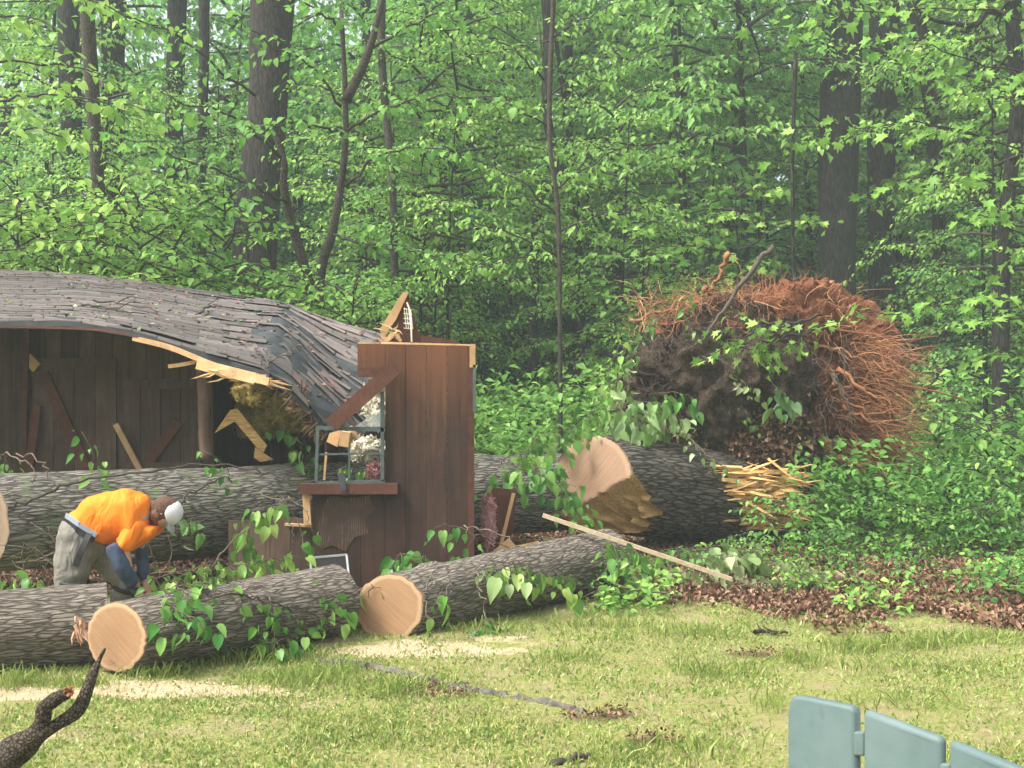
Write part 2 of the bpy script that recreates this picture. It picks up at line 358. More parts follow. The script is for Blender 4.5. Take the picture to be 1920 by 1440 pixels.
# taller tufts where the photograph shows them
tp = []
for px, py, sx_, n_ in ((560,1283,80,420),(740,1300,60,260),(460,1235,160,420),(640,1262,60,160),(1060,1240,60,120),(1340,1265,30,90),(1600,1215,60,260),(1720,1210,80,300),
                        (300,1262,60,200),(120,1285,100,240),(1500,1240,60,150),(1130,1175,150,300),(900,1185,90,120),(1400,1255,40,90),(1290,1260,30,80),(30,1285,50,150),(1330,1190,120,220),(1830,1200,90,260),(1660,1250,120,160),(1450,1330,40,70),(1650,1330,150,110),(700,1395,80,60),(1180,1420,120,110),(1330,1420,90,100)):
    Yc = CAMZ*FPX/(py-HZ); xc = (px-960)*Yc/FPX; s_ = sx_*Yc/FPX
    tp.append(np.stack([rng.normal(xc, s_*.55, n_), rng.normal(Yc, .09, n_), np.zeros(n_)], 1))
P = np.vstack(tp); P += rng.normal(0, .012, P.shape); P[:,2] = gheight(P[:,0], P[:,1])-.005
A = rand_dirs(len(P), 0, 1)*.5; A[:,2] += 1
V, F, r = leaf_mesh(P, A, rand_dirs(len(P)), rng.uniform(.05, .12, len(P)), 'blade', .1, .5, .055)
tag(mesh_np('tall_grass', V, F, M['grassg'], attr=r), kind='stuff')
# brown leaf litter
M['litter'] = mat_leaf('dead_leaves', [(.06,.026,.016),(.15,.07,.042),(.26,.14,.09),(.38,.25,.17)], .05, .8, 0)
X, Y = scatter(210000, 5.0, 15, 1.0, 1.0); k = rng.random(len(X)) < litter_mask(X, Y)*np.where(Y < 7.6, .8, 1)*(1-.9*saw_mask(X,Y)); X = X[k]; Y = Y[k]
n_ = len(X); P = np.stack([X, Y, gheight(X, Y)+rng.uniform(0, .03, n_)], 1); A = rand_dirs(n_, -.2, .5); N = rand_dirs(n_, .0, 1); N[:,2] += .5
V, F, r = leaf_mesh(P, A, N, np.where(Y < 7.6, .5, 1)*rng.uniform(.025, .058, n_), 'oval', .9, -.5, 1.0)
tag(mesh_np('leaf_litter', V, F, M['litter'], attr=r), kind='stuff')
# sawdust flecks and chips
M['chip'] = mat_leaf('wood_chips', [(.40,.30,.16),(.58,.47,.29),(.74,.64,.44)], .0, .8, 0)
X, Y = scatter(120000, 3.8, 9.0, .5, 1.0); k = rng.random(len(X)) < saw_mask(X, Y)**1.3+.012; X = X[k]; Y = Y[k]; n_ = len(X)
P = np.stack([X, Y, gheight(X, Y)+rng.uniform(.0, .02, n_)], 1)
V, F, r = leaf_mesh(P, rand_dirs(n_, -.2, .4), rand_dirs(n_, 0, 1)+np.array((0,0,.8)), rng.uniform(.005, .016, n_), 'kite', .3, .1, 1.0)
tag(mesh_np('sawdust', V, F, M['chip'], attr=r), kind='stuff')
# ---------------------------------------------------------------- sawn wood, logs
def mat_cut(name, heart, mid, sap, ang=0.7, sc=16):
    m, n, b = newmat(name)                 # local X is the log's axis
    tc = n.nodes.new('ShaderNodeTexCoord'); sp = n.nodes.new('ShaderNodeSeparateXYZ'); n.links.new(tc.outputs['Object'], sp.inputs[0])
    y, z = sp.outputs[1], sp.outputs[2]
    att_ = n.nodes.new('ShaderNodeAttribute'); att_.attribute_name = 'rad'; rr = att_.outputs['Fac']
    nz = noise(n, coords(n), 3, 4, .6); r2 = math_(n, 'ADD', rr, math_(n, 'MULTIPLY', math_(n, 'SUBTRACT', nz, .5), .16))
    c = ramp(n, r2, [(.0, heart), (.55, mid), (.84, mid), (.90, sap), (.965, sap), (.985, (.10,.07,.05))])
    rings = math_(n, 'SINE', math_(n, 'MULTIPLY', r2, 130)); c = mixc(n, math_(n, 'MULTIPLY', math_(n, 'ADD', rings, 1), .07), c, (.30,.16,.08))
    d = math_(n, 'ADD', math_(n, 'MULTIPLY', y, math.cos(ang)), math_(n, 'MULTIPLY', z, math.sin(ang)))
    mp = n.nodes.new('ShaderNodeMapping'); mp.inputs['Rotation'].default_value = (ang, 0, 0); mp.inputs['Scale'].default_value = (1, sc*2.6, 1.6); mp.vector_type = 'TEXTURE' if 0 else 'POINT'
    rt = n.nodes.new('ShaderNodeVectorRotate'); rt.rotation_type = 'X_AXIS'; rt.inputs['Angle'].default_value = -ang; n.links.new(tc.outputs['Object'], rt.inputs[0]); mp.inputs['Rotation'].default_value = (0, 0, 0); n.links.new(rt.outputs[0], mp.inputs[0])
    kerf = math_(n, 'MULTIPLY', math_(n, 'SUBTRACT', noise(n, mp.outputs[0], 1.6, 6, .65, .3), .42), 5.0)
    k2 = noise(n, coords(n, (1, 1, 1)), 40, 5, .7)
    c = mixc(n, math_(n, 'MINIMUM', math_(n, 'MULTIPLY', math_(n, 'MAXIMUM', kerf, 0), .38), .6), c, tuple(min(1, q*1.5) for q in mid))
    c = mixc(n, math_(n, 'MULTIPLY', k2, .25), c, (.36,.2,.11))
    n.links.new(c, b.inputs['Base Color']); bump(n, b, math_(n, 'ADD', math_(n, 'MULTIPLY', kerf, .12), k2), .5, .006); return m
M['cut_warm'] = mat_cut('cut_wood_warm', (.25,.145,.075), (.31,.185,.10), (.46,.33,.19), -.9)
M['cut_grey'] = mat_cut('cut_wood_grey', (.19,.115,.07), (.26,.17,.11), (.36,.25,.16), .6)
M['cut_old'] = mat_cut('cut_wood_weathered', (.13,.10,.07), (.17,.13,.095), (.22,.18,.135), .4)
M['torn'] = mat_plain('torn_wood', (.40,.20,.06), (.78,.54,.23), 9, (1,7,7), .8, .6, .3)
M['rawwood'] = mat_plain('raw_wood', (.45,.27,.13), (.68,.47,.27), 9, (1,1,5), .7, .3, .2)
def log(name, label, p0, p1, r0, r1, bark, cut, n0=None, n1=None, lump=.05, res=(150, 72), seed=1, cat='log', flare=None, ridge=.012, cut0=None, tear=None):
    p0 = Vector(p0); p1 = Vector(p1); ax = (p1-p0); L = ax.length; ax.normalize()
    side = Vector((0,0,1)).cross(ax).normalized(); up = ax.cross(side)
    Mx = Matrix((ax, side, up)).transposed()
    t = np.linspace(0, 1, res[0]); th = np.linspace(0, 2*np.pi, res[1], endpoint=False)
    T, TH = np.meshgrid(t, th, indexing='ij')
    def off(nrm, sgn):   # skewed cut: axial offset so the ring lies on the plane with normal nrm
        if nrm is None: return lambda y, z: 0*y
        q = Mx.transposed()@Vector(nrm).normalized(); return lambda y, z: -(q.y*y+q.z*z)/q.x
    rad = r0+(r1-r0)*T
    if flare: rad = rad*(1+flare*np.clip((T-.55)/.45, 0, 1)**2)
    S = np.stack([(T*L*1.2).ravel(), (np.cos(TH)*1.3).ravel(), (np.sin(TH)*1.3).ravel()], 1)
    rad = rad*(1+lump*fbm(S+seed*7.3, seed, 3).reshape(rad.shape))
    for q in range(int(L*1.6)):   # healed knots
        kt, ka = random.uniform(.06, .94), random.uniform(0, 6.28); da = (TH-ka+np.pi) % (2*np.pi)-np.pi
        dd = ((T-kt)*L/.09)**2+(da*r0/.075)**2; rad = rad+.035*np.exp(-dd)-.028*np.exp(-dd*6)
    fine = fbm(np.stack([(T*L*3.2).ravel(), (np.cos(TH)*rad*22).ravel(), (np.sin(TH)*rad*22).ravel()], 1), seed+5, 3).reshape(rad.shape)
    rad = rad+ridge*(1-2*np.abs(fine))
    y = np.cos(TH)*rad; z = np.sin(TH)*rad
    def tearf(y, z):
        if tear is None: return 0*y
        s_ = -y*.55-z*.83; g = fbm(np.stack([0*y.ravel(), y.ravel()*16, z.ravel()*16], 1), 4, 3).reshape(np.shape(y)); return np.clip(s_-tear-.03*g, 0, 1)*1.55*(1+.5*g)
    o0 = off(n0, 0)(y, z)+tearf(y, z); o1 = off(n1, 1)(y, z); x = T*L+o0*(1-T)**3+o1*T**3
    V = np.stack([x, y, z], -1).reshape(-1, 3); k = res[1]
    i = np.arange(res[0]-1)[:,None]*k; j = np.arange(k)[None]; j2 = (j+1) % k
    F = np.stack([i+j, i+k+j, i+k+j2, i+j2], -1).reshape(-1, 4)
    e = empty(name, p0, label, cat); e.rotation_mode = 'QUATERNION'; e.rotation_quaternion = Mx.to_quaternion()
    def put(nm, V, F, mat, **kw):
        o = mesh_np(nm, V, F, mat, smooth=True, **kw); o.parent = e; return o
    put('bark', V, F, M[bark])
    for s_, ring in ((0, V[:k]), (1, V[-k:])):
        c = ring.mean(0); fr = [0, .2, .4, .6, .8, .92, 1.0] if tear is None else list(np.linspace(0, 1, 26)); VV = []; ra = []
        for q in fr:
            g = c+(ring-c)*q; g[:,0] += (-.004 if s_ == 0 else .004)*(q < 1); VV.append(g); ra += [q]*k
        VV = np.vstack(VV)
        if tear is not None and s_ == 0: VV[:,0] = off(n0, 0)(VV[:,1], VV[:,2])+tearf(VV[:,1], VV[:,2])-.003
        ii = np.arange(len(fr)-1)[:,None]*k
        FF = np.stack([ii+j, ii+k+j, ii+k+j2, ii+j2], -1).reshape(-1, 4)
        if s_ == 0: FF = FF[:, ::-1]
        if tear is not None and s_ == 0:
            cc = VV[FF].mean(1); sel = (-cc[:,1]*.55-cc[:,2]*.83) > tear+.012
            put('torn_wood', VV, FF[sel], M['torn']); FF = FF[~sel]
        put('cut_face', VV, FF, M[(cut0 or cut) if s_ == 0 else cut], vattr={'rad': np.array(ra)})
    return e, Mx, L
# pieces of the fallen tree
logA = log('log', 'bark covered log in front of the crouching worker, running out at the left edge', (-3.9, 6.45, .225), gnd(200, 6.97, .235), .235, .245, 'bark_log', 'cut_warm', seed=2)
logB = log('log', 'middle log with round orange brown cut end, leafy sprays hanging over its bark', gnd(218, 6.60, .225), gnd(632, 7.78, .235), .205, .245, 'bark_log', 'cut_warm', n0=(-.42,-1,.05), seed=3)
logC = log('log', 'tapering log right of the window wall base with a wide flat orange cut end', gnd(729, 7.72, .19), gnd(1140, 9.6, .25), .222, .262, 'bark_log', 'cut_warm', n0=(-.25,-1,.12), seed=4)
logD = log('fallen_tree', 'long thick fallen trunk with grey mossy bark lying across the crushed cabin porch', at(-50, 984, 9.0), at(1052, 922, 12.15), .39, .42, 'bark_trunk', 'cut_grey', n0=(-.55,-1,.05), seed=5, cut0='cut_old', cat='trunk', res=(340, 84), lump=.08)
# the butt end with the root plate
p0 = at(1108, 906, 11.5); p1 = at(1440, 940, 13.2)
logF = log('tree_stump', 'huge dark butt of the uprooted tree with pale sawn face, joined to its root plate', p0, p1, .49, .56, 'bark_stump', 'cut_grey', n0=(-.8,-1,.25), seed=6, cat='stump', res=(190, 128), lump=.07, flare=.25, tear=.15)
stump, SM, SL = logF
def child_world(o, parent):
    """keep o's world coordinates under a rotated parent"""
    bpy.context.view_layer.update(); o.parent = parent; o.matrix_parent_inverse = parent.matrix_world.inverted()
    return o
# torn hinge wood below the sawn face: long fibres following the trunk
ax = (p1-p0).normalized(); sd = Vector((0,0,1)).cross(ax).normalized(); upv = ax.cross(sd)
def on_trunk(s, ang, rr): return p0+ax*s+(sd*math.cos(ang)+upv*math.sin(ang))*rr
# big splintered break towards the roots
def shard(mb, a, d, L, w_, t_, r=None):
    d = d.normalized(); u = Vector((random.gauss(0,1), random.gauss(0,1), random.gauss(0,1))); n_ = d.cross(u).normalized(); u = n_.cross(d)
    b1 = a+d*L*.55+n_*random.uniform(-.02, .02); tip = a+d*L
    V = [a+n_*w_+u*t_, a-n_*w_+u*t_, a-n_*w_-u*t_, a+n_*w_-u*t_, b1+n_*w_*.8+u*t_*.8, b1-n_*w_*.7+u*t_*.8, b1-n_*w_*.7-u*t_*.8, b1+n_*w_*.8-u*t_*.8, tip]
    mb.add(V, [(0,1,5,4),(1,2,6,5),(2,3,7,6),(3,0,4,7),(4,5,8),(5,6,8),(6,7,8),(7,4,8),(3,2,1,0)], r)
mb = MB()
for q in range(520):
    px = 1288+195*random.random(); f = (px-1288)/195; py = 880+110*random.random()
    if px < 1335 and (py > 915 or py < 870+(1335-px)*.2): continue
    Yq = 12.04+.12*f+(py-915)**2/2.6e4+random.uniform(-.05, .08)
    d = Vector((random.choice((-1, 1, 1))*1, random.gauss(0, .25)-.15, random.gauss(.05, .22)))
    shard(mb, at(px, py, Yq), d, random.uniform(.12, .45), random.uniform(.006, .03), random.uniform(.005, .016))
for (x0, y0, x1, y1) in ((1390,878,1296,872),(1400,905,1318,900),(1395,925,1322,930),(1420,890,1340,886),(1400,940,1460,975),(1440,860,1490,900)):
    shard(mb, at(x0, y0, 12.05), at(x1, y1, 11.95)-at(x0, y0, 12.05), (at(x1, y1, 11.95)-at(x0, y0, 12.05)).length, .028, .014, .9)
child_world(mb.build('splintered_wood', M['torn']), stump)
# ---- root plate: dark soil side, red clay rim, roots
CR = {}
def blob(name, c, axes, rot, mat, seed, amp, sub=6, sc=1.6, cut=None):
    import bmesh
    bm = bmesh.new(); bmesh.ops.create_icosphere(bm, subdivisions=sub, radius=1)
    V = np.array([v.co[:] for v in bm.verts]); Fs = np.array([[v.index for v in f.verts] for f in bm.faces]); bm.free()
    nrm = V.copy(); q = V*np.array(axes)
    d = fbm(q*sc+seed, seed, 5)*amp+np.abs(fbm(q*sc*4+seed, seed+3, 3))*amp*.45
    q = q+nrm*d[:,None]; Rm = np.array(rot.to_3x3()) if rot else np.eye(3)
    W = q@Rm.T+np.array(c)
    o = mesh_np(name, W, Fs, mat, smooth=True); child_world(o, stump)
    k = rng.integers(0, len(W), int(len(W)*.22)); k = k[W[k,1] < c[1]+.25]; nn_ = (nrm[k]@Rm.T)
    for kd, s0_, s1_ in (('oval', .03, .10), ('kite', .02, .06)):
        q_ = rng.permutation(k)[:len(k)//2]; n2 = nrm[q_]@Rm.T
        CR.setdefault(mat.name, []).append(leaf_mesh(W[q_]+n2*rng.uniform(-.02, .035, (len(q_), 1)), rand_dirs(len(q_), -1, .3), n2+rand_dirs(len(q_))*.8, rng.uniform(s0_, s1_, len(q_)), kd, .9, .4))
    return o
m, n, b = newmat('root_soil'); v = coords(n)
f = noise(n, v, 9, 8, .75); f2 = noise(n, v, 45, 5, .7)
c = ramp(n, math_(n, 'ADD', math_(n, 'MULTIPLY', f, .6), math_(n, 'MULTIPLY', f2, .4)), [(.38, (.018,.012,.008)), (.5, (.075,.048,.032)), (.64, (.20,.135,.09))])
n.links.new(c, b.inputs['Base Color']); bump(n, b, math_(n, 'ADD', f, f2), 1.0, .08); M['soil'] = m
m, n, b = newmat('red_clay'); v = coords(n)
f = noise(n, v, 7, 8, .75); f2 = noise(n, v, 50, 5, .7)
c = ramp(n, math_(n, 'ADD', math_(n, 'MULTIPLY', f, .6), math_(n, 'MULTIPLY', f2, .4)), [(.36, (.08,.028,.014)), (.5, (.32,.115,.055)), (.66, (.54,.24,.13))])
n.links.new(c, b.inputs['Base Color']); bump(n, b, math_(n, 'ADD', f, f2), 1.0, .07); M['clay'] = m
M['root_red'] = mat_plain('root_red', (.17,.065,.03), (.44,.20,.10), 8, rv=.35)
M['root_pale'] = mat_plain('root_pale', (.26,.11,.05), (.52,.28,.15), 8, rv=.35)
M['root_dark'] = mat_plain('root_dark', (.04,.03,.024), (.13,.10,.08), 8, rv=.35)
PC = at(1420, 720, 13.3)
blob('soil_mass', at(1372, 725, 13.1), (1.42, .55, 1.05), Matrix.Rotation(R(-14), 3, 'Y')@Matrix.Rotation(R(18), 3, 'Z'), M['soil'], 3, .50)
blob('soil_mass', at(1460, 850, 13.05), (.35, .35, .5), Matrix.Rotation(R(20), 3, 'Y'), M['soil'], 8, .18, 5)
blob('clay_mass', at(1510, 690, 13.6), (1.22, .7, .98), Matrix.Rotation(R(22), 3, 'Y')@Matrix.Rotation(R(25), 3, 'Z'), M['clay'], 5, .46)
blob('clay_mass', at(1400, 622, 13.4), (1.15, .45, .36), Matrix.Rotation(R(-3), 3, 'Y'), M['clay'], 12, .32, 5)
blob('clay_mass', at(1620, 800, 13.6), (.42, .4, .52), Matrix.Rotation(R(10), 3, 'Y'), M['clay'], 15, .26, 5)
for mn, L_ in CR.items():
    o_ = 0; a_, b_, c_ = [], [], []
    for V, F, r in L_: a_.append(V); b_.append(F+o_); c_.append(r); o_ += len(V)
    o = mesh_np('earth_crumbs', np.vstack(a_), np.vstack(b_), bpy.data.materials[mn]); child_world(o, stump); o['kind'] = 'stuff'
# roots as parts
def root(pp, r0, mat, n=7, wob=.03):
    P = curve([at(*q) for q in pp], n); P[1:-1] += rng.normal(0, wob, (len(P)-2, 3))*.6
    r0 *= .78; V, F = tube_np(P, [r0, r0*.6, r0*.15], 8, .25); o = mesh_np('root', V, F, mat, smooth=True, attr=np.full(len(F), random.random())); child_world(o, stump)
for pp, r0, mt in (
    ([(1450,462,12.6),(1385,540,12.6),(1330,620,12.5),(1240,730,12.4)], .045, 'root_dark'),
    ([(1365,475,13.2),(1345,520,13.2),(1330,560,13.2)], .045, 'root_red'),
    ([(1320,540,13.2),(1345,560,13.1),(1350,600,13.0)], .06, 'root_red'),
    ([(1560,530,13.6),(1540,560,13.5),(1470,560,13.4),(1400,600,13.3)], .05, 'root_red'),
    ([(1480,600,13.0),(1600,620,12.9),(1720,640,13.0)], .022, 'root_red'),
    ([(1560,700,13.0),(1660,720,12.8),(1760,735,12.7),(1830,760,12.7)], .03, 'root_red'),
    ([(1570,690,12.8),(1630,740,12.7),(1700,765,12.7)], .035, 'root_red'),
    ([(1560,720,12.7),(1620,775,12.6),(1700,760,12.6)], .03, 'root_red'),
    ([(1580,760,12.7),(1640,790,12.6),(1720,800,12.6)], .028, 'root_red'),
    ([(1590,690,13.1),(1680,690,13.0),(1760,650,13.0)], .025, 'root_red'),
    ([(1600,830,12.9),(1660,860,12.8),(1712,915,12.8)], .03, 'root_red'),
    ([(1540,830,12.8),(1580,865,12.8),(1660,870,12.9)], .085, 'root_red'),
    ([(1560,700,12.7),(1590,760,12.6),(1610,800,12.6)], .03, 'root_dark'),
    ([(1500,650,13.0),(1580,655,12.8),(1640,700,12.8)], .035, 'root_red'),
    ([(1180,640,12.9),(1160,690,12.9),(1150,760,13.0)], .03, 'root_dark'),
    ([(1440,600,12.8),(1380,660,12.6),(1340,740,12.5)], .03, 'root_dark'),
    ([(1330,735,12.5),(1300,790,12.4),(1230,830,12.4)], .022, 'root_dark'),
    ([(1500,760,12.7),(1530,830,12.6),(1540,880,12.7)], .04, 'root_dark'),
    ([(1490,860,12.7),(1495,930,12.6),(1500,1010,12.6)], .07, 'root_dark'),
    ([(1180,600,13.0),(1250,585,13.0),(1330,590,13.1)], .03, 'root_red')): root(pp, r0, M[mt])
def hair(n_, cen, spread, dirfn, mat, nm, L=(.15, .6), r=.006):
    Vs = []; Fs = []; at_ = []; o = 0
    for q in range(n_):
        a = np.array(cen())+rng.normal(0, 1, 3)*spread; d = np.array(dirfn(a)); d = d/np.linalg.norm(d); l_ = rng.uniform(*L)
        pts = [a, a+d*l_*.35+rng.normal(0, .05, 3)*l_*1.5, a+d*l_*.7+rng.normal(0, .09, 3)*l_*1.5+(0,0,-.05*l_), a+d*l_+rng.normal(0, .1, 3)*l_+(0,0,-.18*l_)]
        V, F = tube_np(curve(pts, 3), [r*rng.uniform(.7, 1.8), r*.3], 4, cap=False); Vs.append(V); Fs.append(F+o); o += len(V); at_ += [random.random()]*len(F)
    ob = mesh_np(nm, np.vstack(Vs), np.vstack(Fs), mat, attr=at_); child_world(ob, stump); ob['kind'] = 'stuff'
c0 = np.array(at(1470, 700, 13.4))
def rimpoint():
    k = random.random(); px = np.interp(k, [0,.2,.4,.55,.7,.85,1], [1260,1380,1500,1600,1655,1650,1600]); py = np.interp(k, [0,.2,.4,.55,.7,.85,1], [605,575,575,620,700,790,860])
    return at(px, py, random.uniform(12.95, 13.7))
def outdir(a): d = a-c0; d = d+rng.normal(0, .5, 3); return d
hair(900, rimpoint, .09, outdir, M['root_red'], 'fine_roots', (.10, .55), .0036)
hair(260, lambda: at(random.uniform(1540, 1680), random.uniform(640, 860), random.uniform(12.8, 13.1)), .06, lambda a: np.array((.8, -.5, -.4))+rng.normal(0, .5, 3), M['root_red'], 'fine_roots', (.15, .6), .006)
hair(380, lambda: at(random.uniform(1590, 1665), random.uniform(640, 860), random.uniform(12.8, 13.3)), .05, lambda a: np.array((1., -.2, -.1))+rng.normal(0, .45, 3), M['root_pale'], 'fine_roots', (.2, .8), .0034)
hair(420, lambda: at(random.uniform(1180, 1580), random.uniform(620, 850), 12.62), .08, lambda a: np.array((-.1, -.35, -.6))+rng.normal(0, .6, 3), M['root_dark'], 'fine_roots', (.1, .45), .005)
hair(330, lambda: at(random.uniform(1190, 1600), random.uniform(555, 625), 13.0), .07, lambda a: np.array((0, -.4, .5))+rng.normal(0, .7, 3), M['root_pale'], 'fine_roots', (.12, .5), .0045)
# dead leaves caught on the plate
n_ = 2600; u = rng.random(n_); px = rng.normal(1385, 60, n_); py = rng.normal(820, 38, n_)
P = np.array([at(a, b_, 12.55-.0015*(b_-820)+random.uniform(-.12, .1)) for a, b_ in zip(px, py)])
V, F, r = leaf_mesh(P, rand_dirs(n_, -1, .4), rand_dirs(n_)+np.array((0,-1.,.4)), rng.uniform(.04, .09, n_), 'oval', .9, -.5)
o = mesh_np('caught_leaves', V, F, M['litter'], attr=r); child_world(o, stump); o['kind'] = 'stuff'
# ---------------------------------------------------------------- wrecked cabin
def mat_wood(name, cols, stretch=(6,6,.5), rough=.75, rv=.3, bs=.35, stain=None):
    m, n, b = newmat(name); v = coords(n, stretch); f = noise(n, v, 3, 8, .7, .6); g = noise(n, coords(n), 1.4, 5, .65); gr = noise(n, coords(n, (40, 40, 1.2)), 2, 4, .6)
    c = ramp(n, math_(n, 'ADD', math_(n, 'MULTIPLY', f, .55), math_(n, 'MULTIPLY', g, .45)), [(.34+.32*i/(len(cols)-1), q) for i, q in enumerate(cols)])
    c = mixc(n, math_(n, 'MULTIPLY', gr, .35), c, tuple(x*.35 for x in cols[0]))
    if stain:   # weathered vertical change of the stain, in metres above the ground
        sp = n.nodes.new('ShaderNodeSeparateXYZ'); tc = n.nodes.new('ShaderNodeTexCoord'); n.links.new(tc.outputs['Object'], sp.inputs[0])
        z = math_(n, 'ADD', sp.outputs[2], math_(n, 'MULTIPLY', f, .9)); c = mixc(n, ramp(n, math_(n, 'DIVIDE', z, 3.0), stain[0]), c, stain[1])
    hs = n.nodes.new('ShaderNodeHueSaturation'); n.links.new(c, hs.inputs['Color'])
    n.links.new(math_(n, 'ADD', math_(n, 'MULTIPLY', rndattr(n), rv*2), 1-rv), hs.inputs['Value']); n.links.new(hs.outputs[0], b.inputs['Base Color'])
    b.inputs['Roughness'].default_value = rough; bump(n, b, math_(n, 'ADD', f, gr), bs, .006); return m
M['siding'] = mat_wood('stained_siding', [(.022,.013,.010),(.055,.028,.019),(.10,.045,.026)], rv=.18, stain=([(.62, (0,0,0)), (1.0, (1,1,1))], (.19,.07,.03)))
M['porch'] = mat_wood('porch_siding', [(.045,.028,.02),(.105,.065,.046),(.18,.12,.09)], rv=.3)
M['trim'] = mat_wood('red_brown_trim', [(.06,.022,.013),(.11,.042,.026),(.17,.07,.043)], (4,4,4), rv=.2)
M['raw'] = mat_wood('fresh_lumber', [(.42,.25,.12),(.60,.38,.19),(.72,.52,.30)], (3,8,3), rv=.2)
M['frame'] = mat_plain('grey_green_frame', (.05,.07,.065), (.10,.13,.12), 14, rv=.1)
M['ins_y'] = mat_plain('yellow_insulation', (.26,.19,.04), (.66,.53,.17), 14, rv=.35, rough=1)
M['ins_p'] = mat_plain('pink_insulation', (.60,.27,.27), (.80,.48,.46), 18, rv=.2, rough=1, bs=1)
M['ins_w'] = mat_plain('pale_insulation', (.62,.56,.40), (.86,.82,.70), 12, rv=.2, rough=1, bs=1)
cabin = empty('cabin', gnd(300, 11.0), 'dark brown wooden cabin with crushed sagging shingle roof', 'cabin')
def P2(px, py, Y): return at(px, py, Y)
# window wall fragment (front wall), made of separate vertical boards
YW = 9.4
def boards(mb, x0, x1, n_, top, bot, Y, th=.03, gap=.0035, jag=0):
    e = np.linspace(x0, x1, n_+1)
    for q in range(n_):
        t0 = top(e[q]) if callable(top) else top; t1 = top(e[q+1]) if callable(top) else top
        g = gap*FPX/Y/2; dy = random.uniform(-.002, .002)
        b0 = (bot(e[q]) if callable(bot) else bot); b1 = (bot(e[q+1]) if callable(bot) else bot)
        mb.poly([at(e[q]+g, t0+random.uniform(0, jag), Y+dy), at(e[q+1]-g, t1+random.uniform(0, jag), Y+dy), at(e[q+1]-g, b1, Y+dy), at(e[q]+g, b0, Y+dy)], th)
mb = MB()
boards(mb, 722, 877, 4, lambda x: 645+(x-722)*.02, 1118, YW)
boards(mb, 670, 722, 1, 645, 707, YW)
boards(mb, 585, 722, 3, 925, 1118, YW)
fw = mb.build('front_wall', M['siding'], cabin)
mb = MB(); mb.poly([at(720,707.3,YW-.004),at(670.3,707.3,YW-.004),at(670.3,690,YW-.004),at(720,688,YW-.004)], .002); mb.build('bare_strip', M['trim'], fw)
mb = MB(); mb.box(at(883, 883, YW+.02), (.055, .07, 2.14)); mb.build('corner_board', M['trim'], fw)
mb = MB(); mb.box(at(886, 667, YW-.018), (.05, .01, .2)); mb.build('raw_trim', M['raw'], fw)
mb = MB(); mb.box(at(725, 772, YW+.045), (.018, .05, .33)); mb.build('raw_trim', M['raw'], fw)
mb = MB(); mb.box(at(889.5, 728, YW-.019), (.026, .008, .4)); mb.build('tar_strip', M['frame'], fw)
mb = MB(); mb.bar(at(715,643.5,YW+.055), at(889,648.5,YW+.055), .02, .10, r=.9); mb.bar(at(672,643.5,YW+.06), at(712,643.5,YW+.06), .012, .06, r=.2); mb.build('top_plate', M['raw'], fw)
mb = MB(); mb.box(at(655, 916, YW-.05), (.83, .11, .088)); mb.build('sill', M['trim'], fw)
# bare plywood patch with swirling grain
m, n, b = newmat('weathered_plywood'); v = coords(n, (1.6, 1, .55)); wv = nd(n, 'ShaderNodeTexWave', Scale=9., Distortion=14., Detail=3.); wv.inputs['Detail Scale'].default_value = .6
n.links.new(v, wv.inputs[0]); wv.bands_direction = 'X'
g = noise(n, coords(n), 5, 4, .6); f = math_(n, 'MULTIPLY', math_(n, 'POWER', wv.outputs[1], 3), ramp(n, g, [(.42, (0,0,0)), (.62, (1,1,1))]))
c = mixc(n, f, (.06,.036,.026), (.17,.12,.085)); n.links.new(c, b.inputs['Base Color'])
mb = MB(); mb.poly([at(x, y, YW-.0045) for x, y in ((618,930),(650,934),(692,929),(704,955),(684,972),(690,1000),(664,1008),(648,1034),(622,1022),(604,1030),(597,985),(606,950))][::-1], .003); mb.build('plywood_patch', m, fw)
# window sash with muntins
mb = MB(); YS = YW-.03
def fr(mb, x0, y0, x1, y1, w_=.026, t_=.03, Y=YS): mb.bar(at(x0, y0, Y), at(x1, y1, Y), w_, t_, (0,0,1) if abs(x1-x0) > abs(y1-y0) else (1,0,0), .5)
fr(mb, 592, 802, 722, 806, .034); fr(mb, 595, 906, 720, 902, .026); fr(mb, 596, 806, 593, 902); fr(mb, 717, 734, 717, 902, .03)
mb2 = MB(); fr(mb2, 598, 852, 714, 850, .016, .02, YS+.001); fr(mb2, 655, 838, 655, 898, .016, .02, YS+.003)
wf = mb.build('window_frame', M['frame'], fw)
o = mb2.build('muntin', M['frame'], cabin); o.name = 'muntin'; o.parent = fw; o.matrix_parent_inverse = Matrix.Identity(4)
m, n, b = newmat('broken_glass'); b.inputs['Base Color'].default_value = (.75,.8,.8,1); b.inputs['Roughness'].default_value = .05; b.inputs['Alpha'].default_value = .28
mb = MB(); mb.poly([at(x, y, YS) for x, y in ((665,800),(715,765),(715,800))], .003); mb.build('broken_pane', m, fw)
# lower dark panel left of the wall fragment
mb = MB(); boards(mb, 428, 584, 4, lambda x: 974+3*math.sin(x), 1118, YW+.05); mb.build('base_panel', M['porch'], cabin)
mb = MB(); mb.bar(at(574, 926, YW-.012), at(577, 984, YW-.012), .062, .03, (1,0,0), .8); mb.bar(at(535,983,YW+.02), at(585,986,YW+.02), .02, .06); mb.build('split_stud', M['raw'], cabin)
# right side wall stub, seen edge on, and floor slab
mb = MB(); x_ = at(884, 900, YW).x
mb.poly([Vector((x_, YW+.06, 0)), Vector((x_, YW+.9, 0)), Vector((x_, YW+.55, .5)), Vector((x_, YW+.35, 1.2)), Vector((x_, YW+.25, 2.1)), Vector((x_, YW+.06, 2.12))], .03, (-1,0,0)); mb.build('side_wall', M['porch'], cabin)
